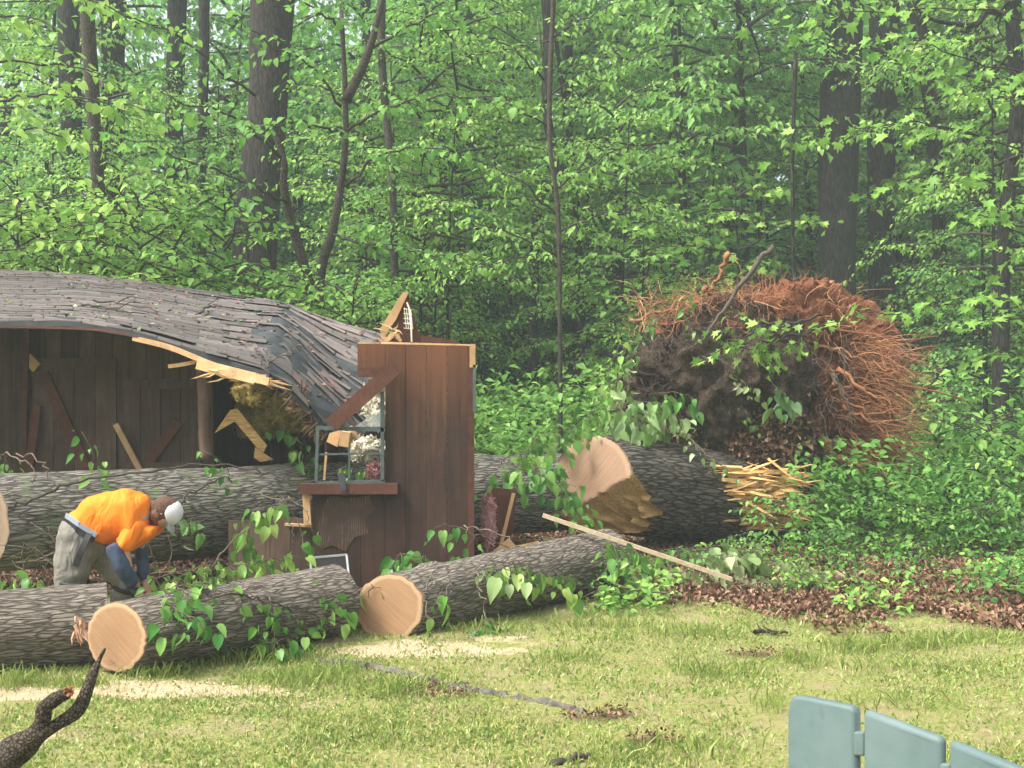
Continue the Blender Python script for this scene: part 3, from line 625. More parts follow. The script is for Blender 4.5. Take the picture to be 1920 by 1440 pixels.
# porch back wall
YP = 11.7
mb = MB(); boards(mb, -420, 400, 26, lambda x: 597+max(0, x-150)*.2, 1075, YP, gap=.008); mb.build('porch_wall', M['porch'], cabin)
mb = MB(); boards(mb, 400, 760, 10, 650, 1050, 13.4, gap=.008); mb.build('back_wall', M['porch'], cabin)
mb = MB(); mb.poly([Vector((-6.9, 9.9, 0)), Vector((-6.9, 14.2, 0)), Vector((-6.9, 14.2, 3.2)), Vector((-6.9, 13.8, 3.2)), Vector((-6.9, 9.9, 2.3))], .03, (1,0,0)); mb.build('side_wall', M['porch'], cabin)
# doors on the porch wall with diagonal braces
def porch_door(x0, x1, y0, y1, d0, d1, Y=YP-.035):
    mb = MB(); boards(mb, x0, x1, 4, y0, y1, Y, .02, .006); dr = mb.build('door', M['porch'], cabin)
    mb = MB(); mb.bar(at(d0[0], d0[1], Y-.02), at(d1[0], d1[1], Y-.02), .11, .025, (0,0,1), .9); mb.build('diagonal_brace', M['trim'], dr)
    for yy in (y0+8, y1-14): mb = MB(); mb.bar(at(x0, yy, Y-.024), at(x1, yy, Y-.024), .1, .02); mb.build('ledge_board', M['porch'], dr)
porch_door(60, 218, 672, 905, (82,700), (165,885))
porch_door(226, 376, 712, 890, (268,880), (335,790))
mb = MB(); mb.bar(at(52,615,YP-.09), at(44,900,YP-.09), .055, .06, (1,0,0), .8); mb.bar(at(70,760,YP-.1), at(52,900,YP-.1), .09, .04, (1,0,0), .95); mb.build('door_post', M['trim'], cabin)
mb = MB(); mb.bar(at(217,795,YP-.1), at(262,880,YP-.1), .06, .03, (1,0,0), .9); mb.build('loose_batten', M['raw'], cabin); mb = MB(); mb.bar(at(70,690,YP-.1), at(50,670,YP-.08), .12, .03); mb.build('loose_batten', M['raw'], cabin)
mb = MB(); mb.tube(curve([at(378,672,10.15),at(385,740,10.2),at(383,800,10.2),at(388,862,10.2)], 5), [.06,.065,.055,.06], 10, rough=.2); mb.build('porch_post', M['porch'], cabin, True)
# ---- roof surface: columns of eave and ridge points
RC = [(-420,602,10.2, -420,484,14.2), (-150,602,10.15, -150,494,14.1), (0,603,10.1, 0,505,14.0), (130,602,10.0, 150,514,13.9), (250,622,9.95, 270,528,13.7), (360,655,9.9, 380,545,13.4),
      (440,680,9.85, 470,556,13.1), (505,700,9.8, 540,568,12.7), (545,728,9.8, 578,584,12.4), (590,775,9.85, 640,606,12.0), (622,812,9.9, 700,620,11.7), (660,860,10.1, 765,650,11.4)]
RC = np.array([(*at(a, b_, c_), *at(d, e, f_)) for a, b_, c_, d, e, f_ in RC]); RL = np.linspace(0, 1, len(RC))
arc = np.concatenate([[0], np.cumsum(np.linalg.norm(np.diff((RC[:,:3]+RC[:,3:])/2, axis=0), axis=1))])
def roof(s, t, lift=0):
    """s metres along, t 0 eave .. 1 ridge"""
    s = np.asarray(s, float); t = np.asarray(t, float)
    E = np.stack([np.interp(s, arc, RC[:,i]) for i in range(3)], -1); G = np.stack([np.interp(s, arc, RC[:,i+3]) for i in range(3)], -1)
    P = E+(G-E)*t[..., None]; br = np.interp(s, arc, [0,0,0,0,0,.0,.03,.12,.10,0,0,0]); P[...,2] += br*np.sin(np.pi*t)+.035*np.sin(s*1.3+t*3)*np.sin(np.pi*t)
    P[...,2] += lift; return P
S_, T_ = np.meshgrid(np.linspace(0, arc[-1], 90), np.linspace(0, 1, 30), indexing='ij')
V = roof(S_, T_).reshape(-1, 3); Vb = V-(0,0,.07); nT = 30
i = np.arange(89)[:,None]*nT; j = np.arange(29)[None]; Fq = np.stack([i+j, i+nT+j, i+nT+j+1, i+j+1], -1).reshape(-1, 4)
o_ = len(V); rim = [(a*nT, (a+1)*nT, (a+1)*nT+o_, a*nT+o_) for a in range(89)]+[(89*nT+b_, 89*nT+b_+1, 89*nT+b_+1+o_, 89*nT+b_+o_) for b_ in range(29)]
M['felt'] = mat_plain('roof_felt', (.025,.03,.034), (.075,.085,.09), 5, rv=.2)
rf = mesh_np('roof', np.vstack([V, Vb]), np.vstack([Fq, Fq[:, ::-1]+o_, np.array(rim)]), M['felt'], cabin)
# back slope and back eave
Gx = RC[:,3:]; Bk = Gx+np.array((0, 2.4, -.75)); V = np.vstack([Gx-(0,0,.004), Bk]); k_ = len(Gx)
mesh_np('back_slope', V, np.array([(a, a+1, a+1+k_, a+k_) for a in range(k_-1)]), M['felt'], cabin)
# shingles: individual tabs in courses
m, n, b = newmat('asphalt_shingles'); v = coords(n); f = noise(n, v, 3.2, 6, .7); f2 = noise(n, v, 160, 3, .6); r_ = rndattr(n)
c = ramp(n, r_, [(0, (.04,.036,.033)), (.35, (.085,.074,.068)), (.7, (.125,.108,.10)), (.9, (.17,.14,.125)), (1, (.20,.12,.10))])
c = mixc(n, ramp(n, f, [(.45, (0,0,0)), (.75, (1,1,1))]), c, (.05,.05,.055)); c = mixc(n, math_(n, 'MULTIPLY', f2, .45), c, (.21,.19,.175))
n.links.new(c, b.inputs['Base Color']); bump(n, b, f2, .5, .004); b.inputs['Roughness'].default_value = .95
Vs = []; Fs = []; Rr = []; o_ = 0; rows = 24
for rw in range(rows):
    t0 = rw/rows; t1 = (rw+1.25)/rows; s = -.1*random.random()-(rw % 2)*.15
    while s < arc[-1]-.02:
        wd = random.choice((.3, .3, .3, .6, .92)); a, b_ = max(s, 0), min(s+wd-.008, arc[-1]); s += wd
        if b_-a < .05: continue
        brk = (a > arc[6]-.4); fold = abs(a-arc[7]) < .7
        if brk and random.random() < (.10 if not fold else .2): continue
        l0 = .006+random.uniform(0, .005)+(abs(random.gauss(0, .014)) if brk else (abs(random.gauss(0, .02)) if random.random() < .045 else 0)); l1 = l0+random.uniform(-.006, .006)+(random.gauss(0, .009) if brk else 0)
        dt = -random.uniform(0, .008)+(random.gauss(0, .006) if brk else 0)
        nseg = 3 if wd > .35 else 2; ss = np.linspace(a, b_, nseg); V = []
        for q, sv in enumerate(ss):
            l_ = l0+(l1-l0)*q/(nseg-1)
            p0_ = roof(sv, t0+dt, l_+.003); p1_ = roof(sv, min(t1, 1), .003); p2_ = roof(sv, t0+dt, l_-.004); V += [p0_, p1_, p2_]
        F = []
        for q in range(nseg-1): F += [(q*3, (q+1)*3, (q+1)*3+1, q*3+1), (q*3+2, (q+1)*3+2, (q+1)*3, q*3)]
        Vs.append(np.array(V)); Fs.append(np.array(F)+o_); o_ += len(V)
        q = random.random()*.85+(.15 if (fold and random.random() < .4) else 0); Rr += [q]*len(F)
mesh_np('shingles', np.vstack(Vs), np.vstack(Fs), m, rf, attr=Rr)
# drip edge, broken fascia boards, splinters along the eave
mb = MB()
for q in range(60):
    s0 = q/60*arc[7]; s1 = (q+1)/60*arc[7]; a = roof(s0, -.004, -.02); b_ = roof(s1, -.004, -.02); mb.bar(a, b_, .05, .012, (0,0,1), .5)
mb.build('drip_edge', M['felt'], rf)
mb = MB()
def plank(pts, w_, t_, r=None, up=(0,0,1)):
    P = curve([at(*p) for p in pts], 5)
    for q in range(len(P)-1): mb.bar(P[q], P[q+1], w_*(1 if q < len(P)-3 else .7), t_, up, r)
plank([(250,634,9.87),(320,652,9.82),(400,684,9.76),(470,704,9.7)], .045, .03, .5)
plank([(370,682,9.78),(440,700,9.7),(505,716,9.62)], .095, .03, .95)
plank([(395,694,9.74),(460,704,9.68),(500,706,9.64)], .05, .03, .6)
for q in range(26):
    x_ = random.uniform(385, 505); shard(mb, at(x_, 692+(x_-385)*.18, 9.72), Vector((random.choice((1,1,-1)), random.gauss(0,.2), random.gauss(-.25,.15))), random.uniform(.08,.35), random.uniform(.008,.022), .008, random.uniform(.5,1))
mb.build('broken_fascia', M['raw'], rf)
mb = MB(); plank([(316,687,10.0),(345,683,10.0),(378,676,10.0)], .035, .03, .9); mb.build('loose_batten', M['raw'], rf)
mb = MB(); plank([(-60,613,10.0),(40,613,9.98),(180,618,9.9),(260,632,9.86)], .022, .03, .7); mb.build('fascia', M['trim'], rf)
mb = MB()
for q in range(75):  # splintered edge of the torn roof
    t = random.random(); s0 = arc[7]+(arc[10]-arc[7])*t; a = Vector(roof(s0, random.uniform(-.01, .05), -.04-random.random()*.08)); shard(mb, a, Vector((random.gauss(-.5,.4), random.gauss(0,.2), random.gauss(-.5,.5))), random.uniform(.05,.22), .01, .007, random.uniform(.2,.9))
mb.build('torn_roof_edge', M['porch'], rf)
mb = MB()
for q in range(34):
    s0 = random.uniform(arc[8], arc[10]); a = Vector(roof(s0, random.uniform(.02, .1), -.10)); shard(mb, a, Vector((-.6, random.gauss(0,.3), random.gauss(-.3,.3))), random.uniform(.08,.2), .013, .006, random.uniform(.3,1))
mb.build('splinters', M['raw'], rf)
for s0, s1, t0, t1 in ((arc[9]-.1, arc[10]+.1, .0, .17), (arc[8]-.1, arc[8]+.35, .33, .40), (arc[9]+.1, arc[10]+.15, .52, .58)):
    mb = MB(); q = [Vector(roof(a, b_, .03)) for a, b_ in ((s0,t0),(s1,t0),(s1,t1),(s0,t1))]; mb.add(q, [(0,1,2,3)], .6); mb.build('bared_felt', M['felt'], rf)
# leaves, petals and twigs on the roof
s = rng.uniform(0, arc[-1], 900); t = rng.random(900); P = roof(s, t, .035); Vv, F, r = leaf_mesh(P, rand_dirs(900, -.2, .2), rand_dirs(900, .3, 1)+np.array((0,-.2,1)), rng.uniform(.02, .06, 900), 'oval', .5, .1)
tag(mesh_np('scattered_leaves', Vv, F, M['litter'], attr=r), kind='stuff')
s = rng.uniform(0, arc[8], 70); t = rng.random(70); P = roof(s, t, .04); Vv, F, r = leaf_mesh(P, rand_dirs(70, -.2, .2), rand_dirs(70, .3, 1)+np.array((0,-.2,1)), rng.uniform(.03, .08, 70), 'oval', .3, .1)
tag(mesh_np('scattered_petals', Vv, F, M['fol_pale'], attr=r), kind='stuff')
def thing_mesh(mb, name, label, cat, mat, smooth=False, group=None): return tag(mb.build(name, mat, None, smooth), label, cat, group)
def roof_px(px, py):   # nearest roof point seen at a pixel
    q = roof(S_.ravel(), T_.ravel(), .05); u = 960+q[:,0]*FPX/q[:,1]; v = HZ-(q[:,2]-CAMZ)*FPX/q[:,1]; k = np.argmin((u-px)**2+(v-py)**2); return Vector(q[k])
for k_, (pp, lab) in enumerate((([(160,574),(195,578),(230,586),(272,590)], 'long dark twig lying low on the roof shingles above the porch doors'), ([(376,586),(392,576),(408,573)], 'short forked dark twig lying high on the roof shingles'),
                                ([(480,655),(492,670),(500,690),(492,700)], 'crooked bare twig at the fold of the broken roof'), ([(165,563),(220,570),(300,583)], 'thin straight twig above the longest twig on the shingles'))):
    mb = MB(); P = curve([roof_px(*p) for p in pp], 4); P += rng.normal(0, .012, P.shape); mb.tube(P, [.012,.005], 5); mb.tube(curve([P[len(P)//2], P[len(P)//2]+(.12,.02,.07), P[len(P)//2]+(.2,.05,.06)], 3), [.006,.003], 4)
    thing_mesh(mb, 'fallen_twig', lab, 'twig', M['twig_dark'], True)
# gable fragment standing on the wall top
gable = empty('gable_fragment', at(745, 644, 9.8), 'upturned triangular gable fragment with a lattice vent, above the window wall', 'gable fragment')
mb = MB(); mb.poly([at(x, y, 9.85) for x, y in ((764,549),(790,643),(732,643),(740,600))], .04); mb.build('siding', M['trim'], gable)
mb = MB(); mb.poly([at(x, y, 9.82) for x, y in ((756,547),(766,548),(742,600),(733,612),(717,640),(712,618),(722,600))], .07); mb.build('broken_edge', M['raw'], gable)
mb = MB()
for a in range(4): mb.bar(at(758+a*4, 577+a, 9.83), at(762+a*4, 617, 9.83), .008, .01, (1,0,0))
for a in range(5): mb.bar(at(757, 579+a*9, 9.825), at(773, 581+a*9, 9.825), .008, .01)
mb.tube(curve([at(763,567,9.8),at(770,590,9.79),at(772,641,9.8)], 4), .008, 6); mb.build('lattice_vent', M['ins_w'], gable)
mb = MB(); plank([(722,641,9.75),(740,628,9.75),(752,640,9.75)], .04, .03, .9)
for q in range(16): shard(mb, at(random.uniform(714,760), random.uniform(612,640), 9.78), Vector((random.gauss(0,1), -.2, random.gauss(.3,.6))), random.uniform(.05,.16), .008, .006)
mb.build('splinters', M['raw'], gable)
mb = MB(); mb.poly([at(x, y, 10.3) for x, y in ((788,628),(850,638),(868,646),(788,648))], .5); o = thing_mesh(mb, 'roof_fragment', 'sliver of plywood roof panel poking up behind the top of the window wall', 'panel', M['trim'])
# loose boards and debris
mb = MB(); mb.bar(at(620, 797, YW-.09), at(741, 690, YW-.07), .125, .03, (0,0,1), .6); thing_mesh(mb, 'loose_board', 'long red brown board slanting across the window opening', 'board', M['trim'])
def lump(name, label, cat, c, axes, mat, amp=.35, sc=6, seed=1, squash=None):
    import bmesh
    bm = bmesh.new(); bmesh.ops.create_icosphere(bm, subdivisions=5, radius=1); V = np.array([v.co[:] for v in bm.verts]); Fs = np.array([[v.index for v in f.verts] for f in bm.faces]); bm.free()
    q = V*np.array(axes); q = q*(1+amp*fbm(V*1.8+seed, seed, 2)[:,None])+V*(np.abs(fbm(q*sc*2.5+seed, seed, 4))[:,None]*min(axes)*.9)
    V1 = q+np.array(c); k = rng.integers(0, len(V1), 700); L_ = leaf_mesh(V1[k], V[k]*.5+rand_dirs(700), rand_dirs(700), rng.uniform(.012, .045, 700), 'kite', .5, .5)
    return tag(mesh_np(name, np.vstack([V1, L_[0]]), np.vstack([Fs, L_[1]+len(V1)]), mat, smooth=True), label, cat)
lump('insulation', 'fluffy off white insulation lump behind the lower window panes', 'insulation', at(692,842,9.9), (.15,.1,.09), M['ins_w'], seed=3)
lump('insulation', 'pink insulation tuft at the lower right corner of the window', 'insulation', at(703,890,9.8), (.06,.05,.09), M['ins_p'], seed=5)
lump('insulation', 'yellow insulation with pale shreds wedged beside the upper right window edge', 'insulation', at(712,760,9.85), (.13,.08,.20), M['ins_w'], seed=8)
lump('insulation', 'yellow insulation clump hanging under the broken end of the eave', 'insulation', at(474,728,9.95), (.12,.07,.14), M['ins_y'], .5, seed=9)
lump('insulation', 'dull yellow insulation lying deep in the dark broken room', 'insulation', at(490,790,12.2), (.24,.12,.2), M['ins_y'], .5, seed=12)
lump('insulation', 'dim yellow insulation hanging from the torn roof edge inside', 'insulation', at(550,770,11.6), (.26,.12,.2), M['ins_y'], .5, seed=14)
lump('insulation', 'strip of pink insulation standing against the right wall corner', 'insulation', at(917,978,9.75), (.055,.05,.26), M['ins_p'], .25, seed=16)
mb = MB(); mb.poly([at(x, y, 10.6) for x, y in ((402,812),(432,768),(445,766),(500,835),(492,852),(440,790))], .03); thing_mesh(mb, 'broken_plywood', 'bent piece of torn plywood with orange edges in the dark room opening', 'plywood', M['torn'])
mb = MB(); mb.poly([at(x, y, 10.5) for x, y in ((478,838),(512,862),(488,866),(476,858))], .03); thing_mesh(mb, 'broken_plywood', 'small yellow plywood corner resting on the trunk inside the cabin', 'plywood', M['torn'])
mb = MB(); mb.box(at(648, 823, 9.6), (.085, .14, .13), Matrix.Rotation(R(8), 3, 'Y'), .9); thing_mesh(mb, 'lumber_block', 'pale sawn lumber end hanging below the slanting board in the window', 'lumber', M['raw'])
mb = MB(); mb.poly([at(x, y, 9.7) for x, y in ((618,812),(640,806),(632,838),(612,828))], .04); mb.bar(at(655,800,9.7), at(670,824,9.7), .05, .04, (1,0,0)); thing_mesh(mb, 'broken_plywood', 'orange splintered board behind the top left of the window sash', 'plywood', M['raw'])
mb = MB(); mb.bar(at(612,848,9.7), at(608,900,9.7), .02, .02, (1,0,0)); thing_mesh(mb, 'wood_strip', 'thin upright strip of wood behind the lower left window pane', 'strip', M['raw'])
mb = MB(); mb.poly([at(x, y, 9.28) for x, y in ((632,888),(645,886),(650,920),(640,922))], .02); thing_mesh(mb, 'shingle_scrap', 'dark shingle scrap hanging over the window sill', 'shingle', M['felt'])
mb = MB(); mb.poly([at(x, y, 9.75) for x, y in ((912,935),(925,915),(968,918),(962,1000),(925,1035),(908,1030))], .02); thing_mesh(mb, 'plywood_sheet', 'red brown curled plywood sheet right of the window wall', 'plywood', M['trim'])
mb = MB(); mb.bar(at(963,925,9.65), at(935,1040,9.65), .03, .05, (1,0,0), .3); mb.bar(at(905,1060,9.6), at(960,1015,9.6), .08, .02, (0,0,1), .7); thing_mesh(mb, 'split_board', 'thin pale edged board leaning beside the pink insulation strip', 'board', M['raw'])
mb = MB(); mb.poly([at(x, y, 10.0) for x, y in ((962,1025),(1010,1015),(1020,1040),(960,1050))], .02); thing_mesh(mb, 'broken_plywood', 'low orange plywood scrap behind the middle of the right log', 'plywood', M['torn'])
mb = MB(); mb.bar(at(1018, 966, 9.2), at(1372, 1086, 9.25), .034, .04, r=.95); thing_mesh(mb, 'lumber_strip', 'long straight pale lumber strip slanting down right over the right log', 'lumber', mat_plain('pale_lumber', (.42,.32,.20), (.60,.48,.33), 8, (3,3,3), rv=.1))
mb = MB(); mb.bar(at(1380, 1085, 10.1), at(1468, 1122, 9.6), .03, .03, r=.6); thing_mesh(mb, 'lumber_strip', 'short broken pale strip half buried in wilted leaves on the ground', 'lumber', M['raw'])
# window screen leaning behind the middle log
scr = empty('window_screen', at(620, 1135, 8.4), 'grey framed window screen leaning behind the middle log', 'window screen')
mb = MB(); q = [at(582,1046,8.6), at(650,1040,8.6), at(664,1170,8.4), at(590,1170,8.4)]
for a in range(4): mb.bar(q[a], q[(a+1) % 4], .022, .015, (0,-1,0))
mb.build('frame', mat_plain('aluminium', (.28,.31,.31), (.38,.42,.42), 10, rough=.4, bs=0), scr)
m, n, b = newmat('screen_mesh'); b.inputs['Base Color'].default_value = (.03,.035,.035,1); b.inputs['Alpha'].default_value = .45
mb = MB(); mb.add(q, [(0,1,2,3)]); mb.build('mesh_panel', m, scr)
# sawn chips between the logs, timber edging, sticks
mb = MB()
for q in range(14): mb.box(gnd(random.uniform(640,690), random.uniform(7.9,8.3), random.uniform(.01,.08)), (random.uniform(.05,.14), .05, .03), Matrix.Rotation(random.uniform(0,3), 3, 'Z')@Matrix.Rotation(random.uniform(-.4,.4), 3, 'Y'), jag=.01)
thing_mesh(mb, 'wood_offcuts', 'small heap of pale wood offcuts between the two front logs', 'wood scraps', M['raw'])
EY = lambda py: CAMZ*FPX/(py-HZ)
mb = MB(); e = [(600,1240),(700,1252),(800,1278),(900,1300),(1000,1316),(1096,1338)]
P = curve([gnd(x, EY(y), .0) for x, y in e], 14); P[1:-1] += rng.normal(0, .006, (len(P)-2, 3))
Vt, Ft = tube_np(P, .028, 8, .6); mb.add(Vt.tolist(), [tuple(f) for f in Ft.tolist()])
M['timber'] = mat_plain('old_timber', (.035,.03,.024), (.15,.14,.11), 7, rv=.2)
thing_mesh(mb, 'timber_edging', 'sunken mossy dark timber edging crossing the lawn below the logs', 'edging', M['timber'])
def stick(pp, r0, lab, mat='twig_dark', forks=2):
    mb = MB(); P = curve([at(*p) for p in pp], 6); P[1:-1] += rng.normal(0, r0*.4, (len(P)-2, 3)); mb.tube(P, [r0, r0*.5], 7, rough=.3)
    for q in range(forks):
        a = P[random.randrange(len(P)//3, len(P))]; d = rng.normal(0, 1, 3)*(1,1,.4); mb.tube(curve([a, a+d*r0*4, a+d*r0*7+(0,0,r0)], 3), [r0*.4, r0*.2], 5)
    return thing_mesh(mb, 'stick', lab, 'stick', M[mat], True)
stick([(1415,1183,7.75),(1435,1186,7.75),(1478,1187,7.7)], .018, 'short black stick on the grass edge near the leaf litter')
stick([(1035,1436,4.95),(1075,1424,4.98),(1108,1414,5.0)], .02, 'dark broken stick at the bottom edge of the lawn')
stick([(1385,1328,5.9),(1352,1352,5.75),(1344,1375,5.6),(1378,1402,5.45)], .006, 'thin curved black twig bowed above the grass left of the chair', forks=0)
stick([(1385,1408,5.3),(1425,1408,5.3)], .005, 'fine short twig on grass just left of the green chair', forks=0)
stick([(540,1350,6.1),(548,1335,6.1),(552,1318,6.1)], .012, 'small upright grey twig standing in the sawdust patch', 'twig', 0)
stick([(1150,1098,8.6),(1200,1106,8.6),(1270,1112,8.6)], .012, 'thin brown stick on the leaf litter under the lumber strip', 'twig')
# foreground dead branch
br = empty('dead_branch', gnd(-20, 4.1), 'gnarled dead forked branch rising in the lower left foreground', 'branch')
def gn(nm, pts, rad, par, seed):
    P = curve([at(*p) for p in pts], 9); V, F = tube_np(P, rad, 20, 0); k = np.repeat(P, 20, 0); d = V[:len(k)]-k
    V[:len(k)] = k+d*(1+.4*fbm(k*7+d*9+seed, seed, 3)+.14*fbm(V[:len(k)]*34, seed, 2))[:,None]
    return mesh_np(nm, V, F, M['bark_dead'], par, smooth=True)
st_ = gn('stem', [(-120,1570,4.0),(-40,1485,4.0),(10,1428,4.0),(48,1393,4.0),(80,1374,4.0),(108,1358,4.02),(145,1332,4.03),(163,1297,4.05),(177,1258,4.08),(187,1235,4.1),(197,1216,4.1)], [.07,.065,.06,.052,.034,.025,.024,.024,.018,.008,.005], br, 3)
st2 = gn('side_limb', [(60,1388,4.0),(79,1355,4.0),(84,1326,4.0),(104,1310,4.0),(128,1300,4.0)], [.036,.03,.029,.028,.024], br, 5)
mb = MB()
for q in range(26): shard(mb, at(random.uniform(118,126), random.uniform(1296,1310), 4.0+random.uniform(-.02,.02)), Vector((1, random.gauss(0,.2), .4+random.gauss(0,.2))), random.uniform(.02,.04), .005, .004)
o = mb.build('broken_tip', mat_plain('rotten_wood', (.20,.07,.035), (.42,.2,.11), 40), cabin); o.parent = st2; o.matrix_parent_inverse = Matrix.Identity(4)
# ---------------------------------------------------------------- trees
def trunk_mesh(name, pts, rad, mat, parent, k=14, lump=.12):
    P = curve(pts, 5); V, F = tube_np(P, rad, k, 0); q = np.repeat(P, k, 0); d = V[:len(q)]-q
    s = max(np.max(rad), .05); V[:len(q)] = q+d*(1+lump*fbm(q*.9/s*.3+d*(1.2/s), int(abs(P[0,0]*10)) % 97, 3))[:,None]
    return mesh_np(name, V, F, mat, parent, smooth=True)
def crown_arrays(h0, h1, rad, nl, twig, ls, seed=0, droop=.45, top=True, step=.12, lstep=.08, rise=.5, jit=.25):
    """limbs leave a (local) stem between h0 and h1"""
    Ps = []; As = []; Ns = []; limbs = []; lines = []
    for q in range(nl):
        f = (q+random.random()*.8)/nl; h = h0+(h1-h0)*f; a = q*2.4+random.uniform(-.5, .5); L = rad*(1-.55*f)*random.uniform(.7, 1.15)
        d = np.array((math.cos(a), math.sin(a), 0)); rs = rise*(.3+f)*random.uniform(.5, 1.3)
        path = [np.array((0,0,h))+d*L*u+np.array((0,0,L*(rs*u-.35*u*u)))+rng.normal(0, .05, 3)*L*.35*(u > 0) for u in (0, .25, .5, .75, 1)]
        path = curve(path, 3); limbs.append(path)
        P, A, N, ln = limb_leaves(path, twig, step, lstep, .22, droop=droop, flat=jit); Ps.append(P); As.append(A); Ns.append(N); lines += ln
    return np.vstack(Ps), np.vstack(As), np.vstack(Ns), limbs, lines
class Proto:
    def __init__(s, name, h0, h1, rad, nl, twig, ls, kind, mats, limb_r=.03, twr=.005, width=1., **kw):
        P, A, N, limbs, lines = crown_arrays(h0, h1, rad, nl, twig, ls, **kw); s.n = len(P)
        V, F, r = leaf_mesh(P, A, N, ls*rng.uniform(.6, 1.2, len(P)), kind, .25, .3, width)
        s.leaf = {}
        for mt in mats:
            o = mesh_np(name, V, F, M[mt], attr=r); s.leaf[mt] = o.data; bpy.data.objects.remove(o)
        Vs = []; Fs = []; o_ = 0
        for l in limbs: v, f = tube_np(l, [limb_r, limb_r*.25], 5, cap=False); Vs.append(v); Fs.append(f+o_); o_ += len(v)
        v, f = lines_mesh(lines, twr); Vs.append(v); Fs.append(f+o_)
        o = mesh_np(name+'_limbs', np.vstack(Vs), np.vstack(Fs), M['twig_dark'], attr=np.full(len(np.vstack(Fs)), .5), smooth=True); s.limb = o.data; bpy.data.objects.remove(o)
def inst(me, name, parent, rz=0, sc=1, z=0):
    o = bpy.data.objects.new(name, me); C.collection.objects.link(o); o.parent = parent; o.rotation_euler = (0, 0, rz); o.scale = (sc,)*3; o.location = (0, 0, z); return o
# understory crowns (local z from the ground)
PU = [Proto('crown', .8, 5.2, 2.3, 30, .75, .09, 'oval', ['fol_mid','fol_light','fol_dark','fol_far'], seed=1, droop=.35, jit=.14, step=.085, lstep=.055),
      Proto('crown', 1.4, 7.5, 2.7, 34, .85, .094, 'oval', ['fol_mid','fol_light','fol_dark','fol_far'], seed=2, droop=.5, jit=.17, step=.085, lstep=.056),
      Proto('crown', .4, 3.6, 1.9, 26, .65, .09, 'oval', ['fol_mid','fol_light','fol_dark','fol_far'], seed=3, droop=.35, rise=.6, jit=.17, step=.085, lstep=.062)]
PM = Proto('crown', 1.0, 5.5, 2.3, 24, .7, .17, 'maple', ['fol_light','fol_mid'], seed=5, droop=.25, lstep=.11)
PH = Proto('crown', 0, 7.0, 3.4, 36, 1.1, .17, 'kite', ['fol_mid','fol_far','fol_dark','fol_light'], seed=6, droop=.5, step=.13, lstep=.085, limb_r=.035)
PS = [Proto('foliage', .05, 1.1, .95, 18, .42, .10, 'oval', ['fol_mid','fol_dark','fol_light'], seed=7, step=.09, lstep=.06, limb_r=.012, rise=.9),
      Proto('foliage', .05, .7, .8, 14, .38, .11, 'maple', ['fol_light','fol_mid','fol_fresh'], seed=8, step=.09, lstep=.08, limb_r=.01, rise=.8)]
print('leaves per proto', [p.n for p in PU+[PM, PH]+PS])
def tree(label, stem, rad, bark='bark_far', crown=None, cz=0, csc=1, mt='fol_mid', group=None, name='tree', k=14, rz=None, extra=None):
    """stem: list of (px,py,Y); the base is dropped to the ground under the lowest point"""
    P = [at(*p) for p in stem]
    if P[-1].z < P[0].z: P = P[::-1]
    if P[0].z > .02: P = [Vector((P[0].x+(P[0].x-P[1].x)*.15, P[0].y, -.1))]+P
    e = empty(name, (P[0].x, P[0].y, 0), label, 'tree', group)
    t = trunk_mesh('trunk', P, rad, M[bark], e, k)
    if crown:
        q = P[-1]; o = inst(crown.leaf[mt], 'crown', e, rz if rz is not None else random.uniform(0, 6.28), csc, cz); off = (q.x-P[0].x)*.8; o.location.x = off
        l = inst(crown.limb, 'limbs', e, o.rotation_euler.z, csc, cz); l.location.x = off
    return e, t
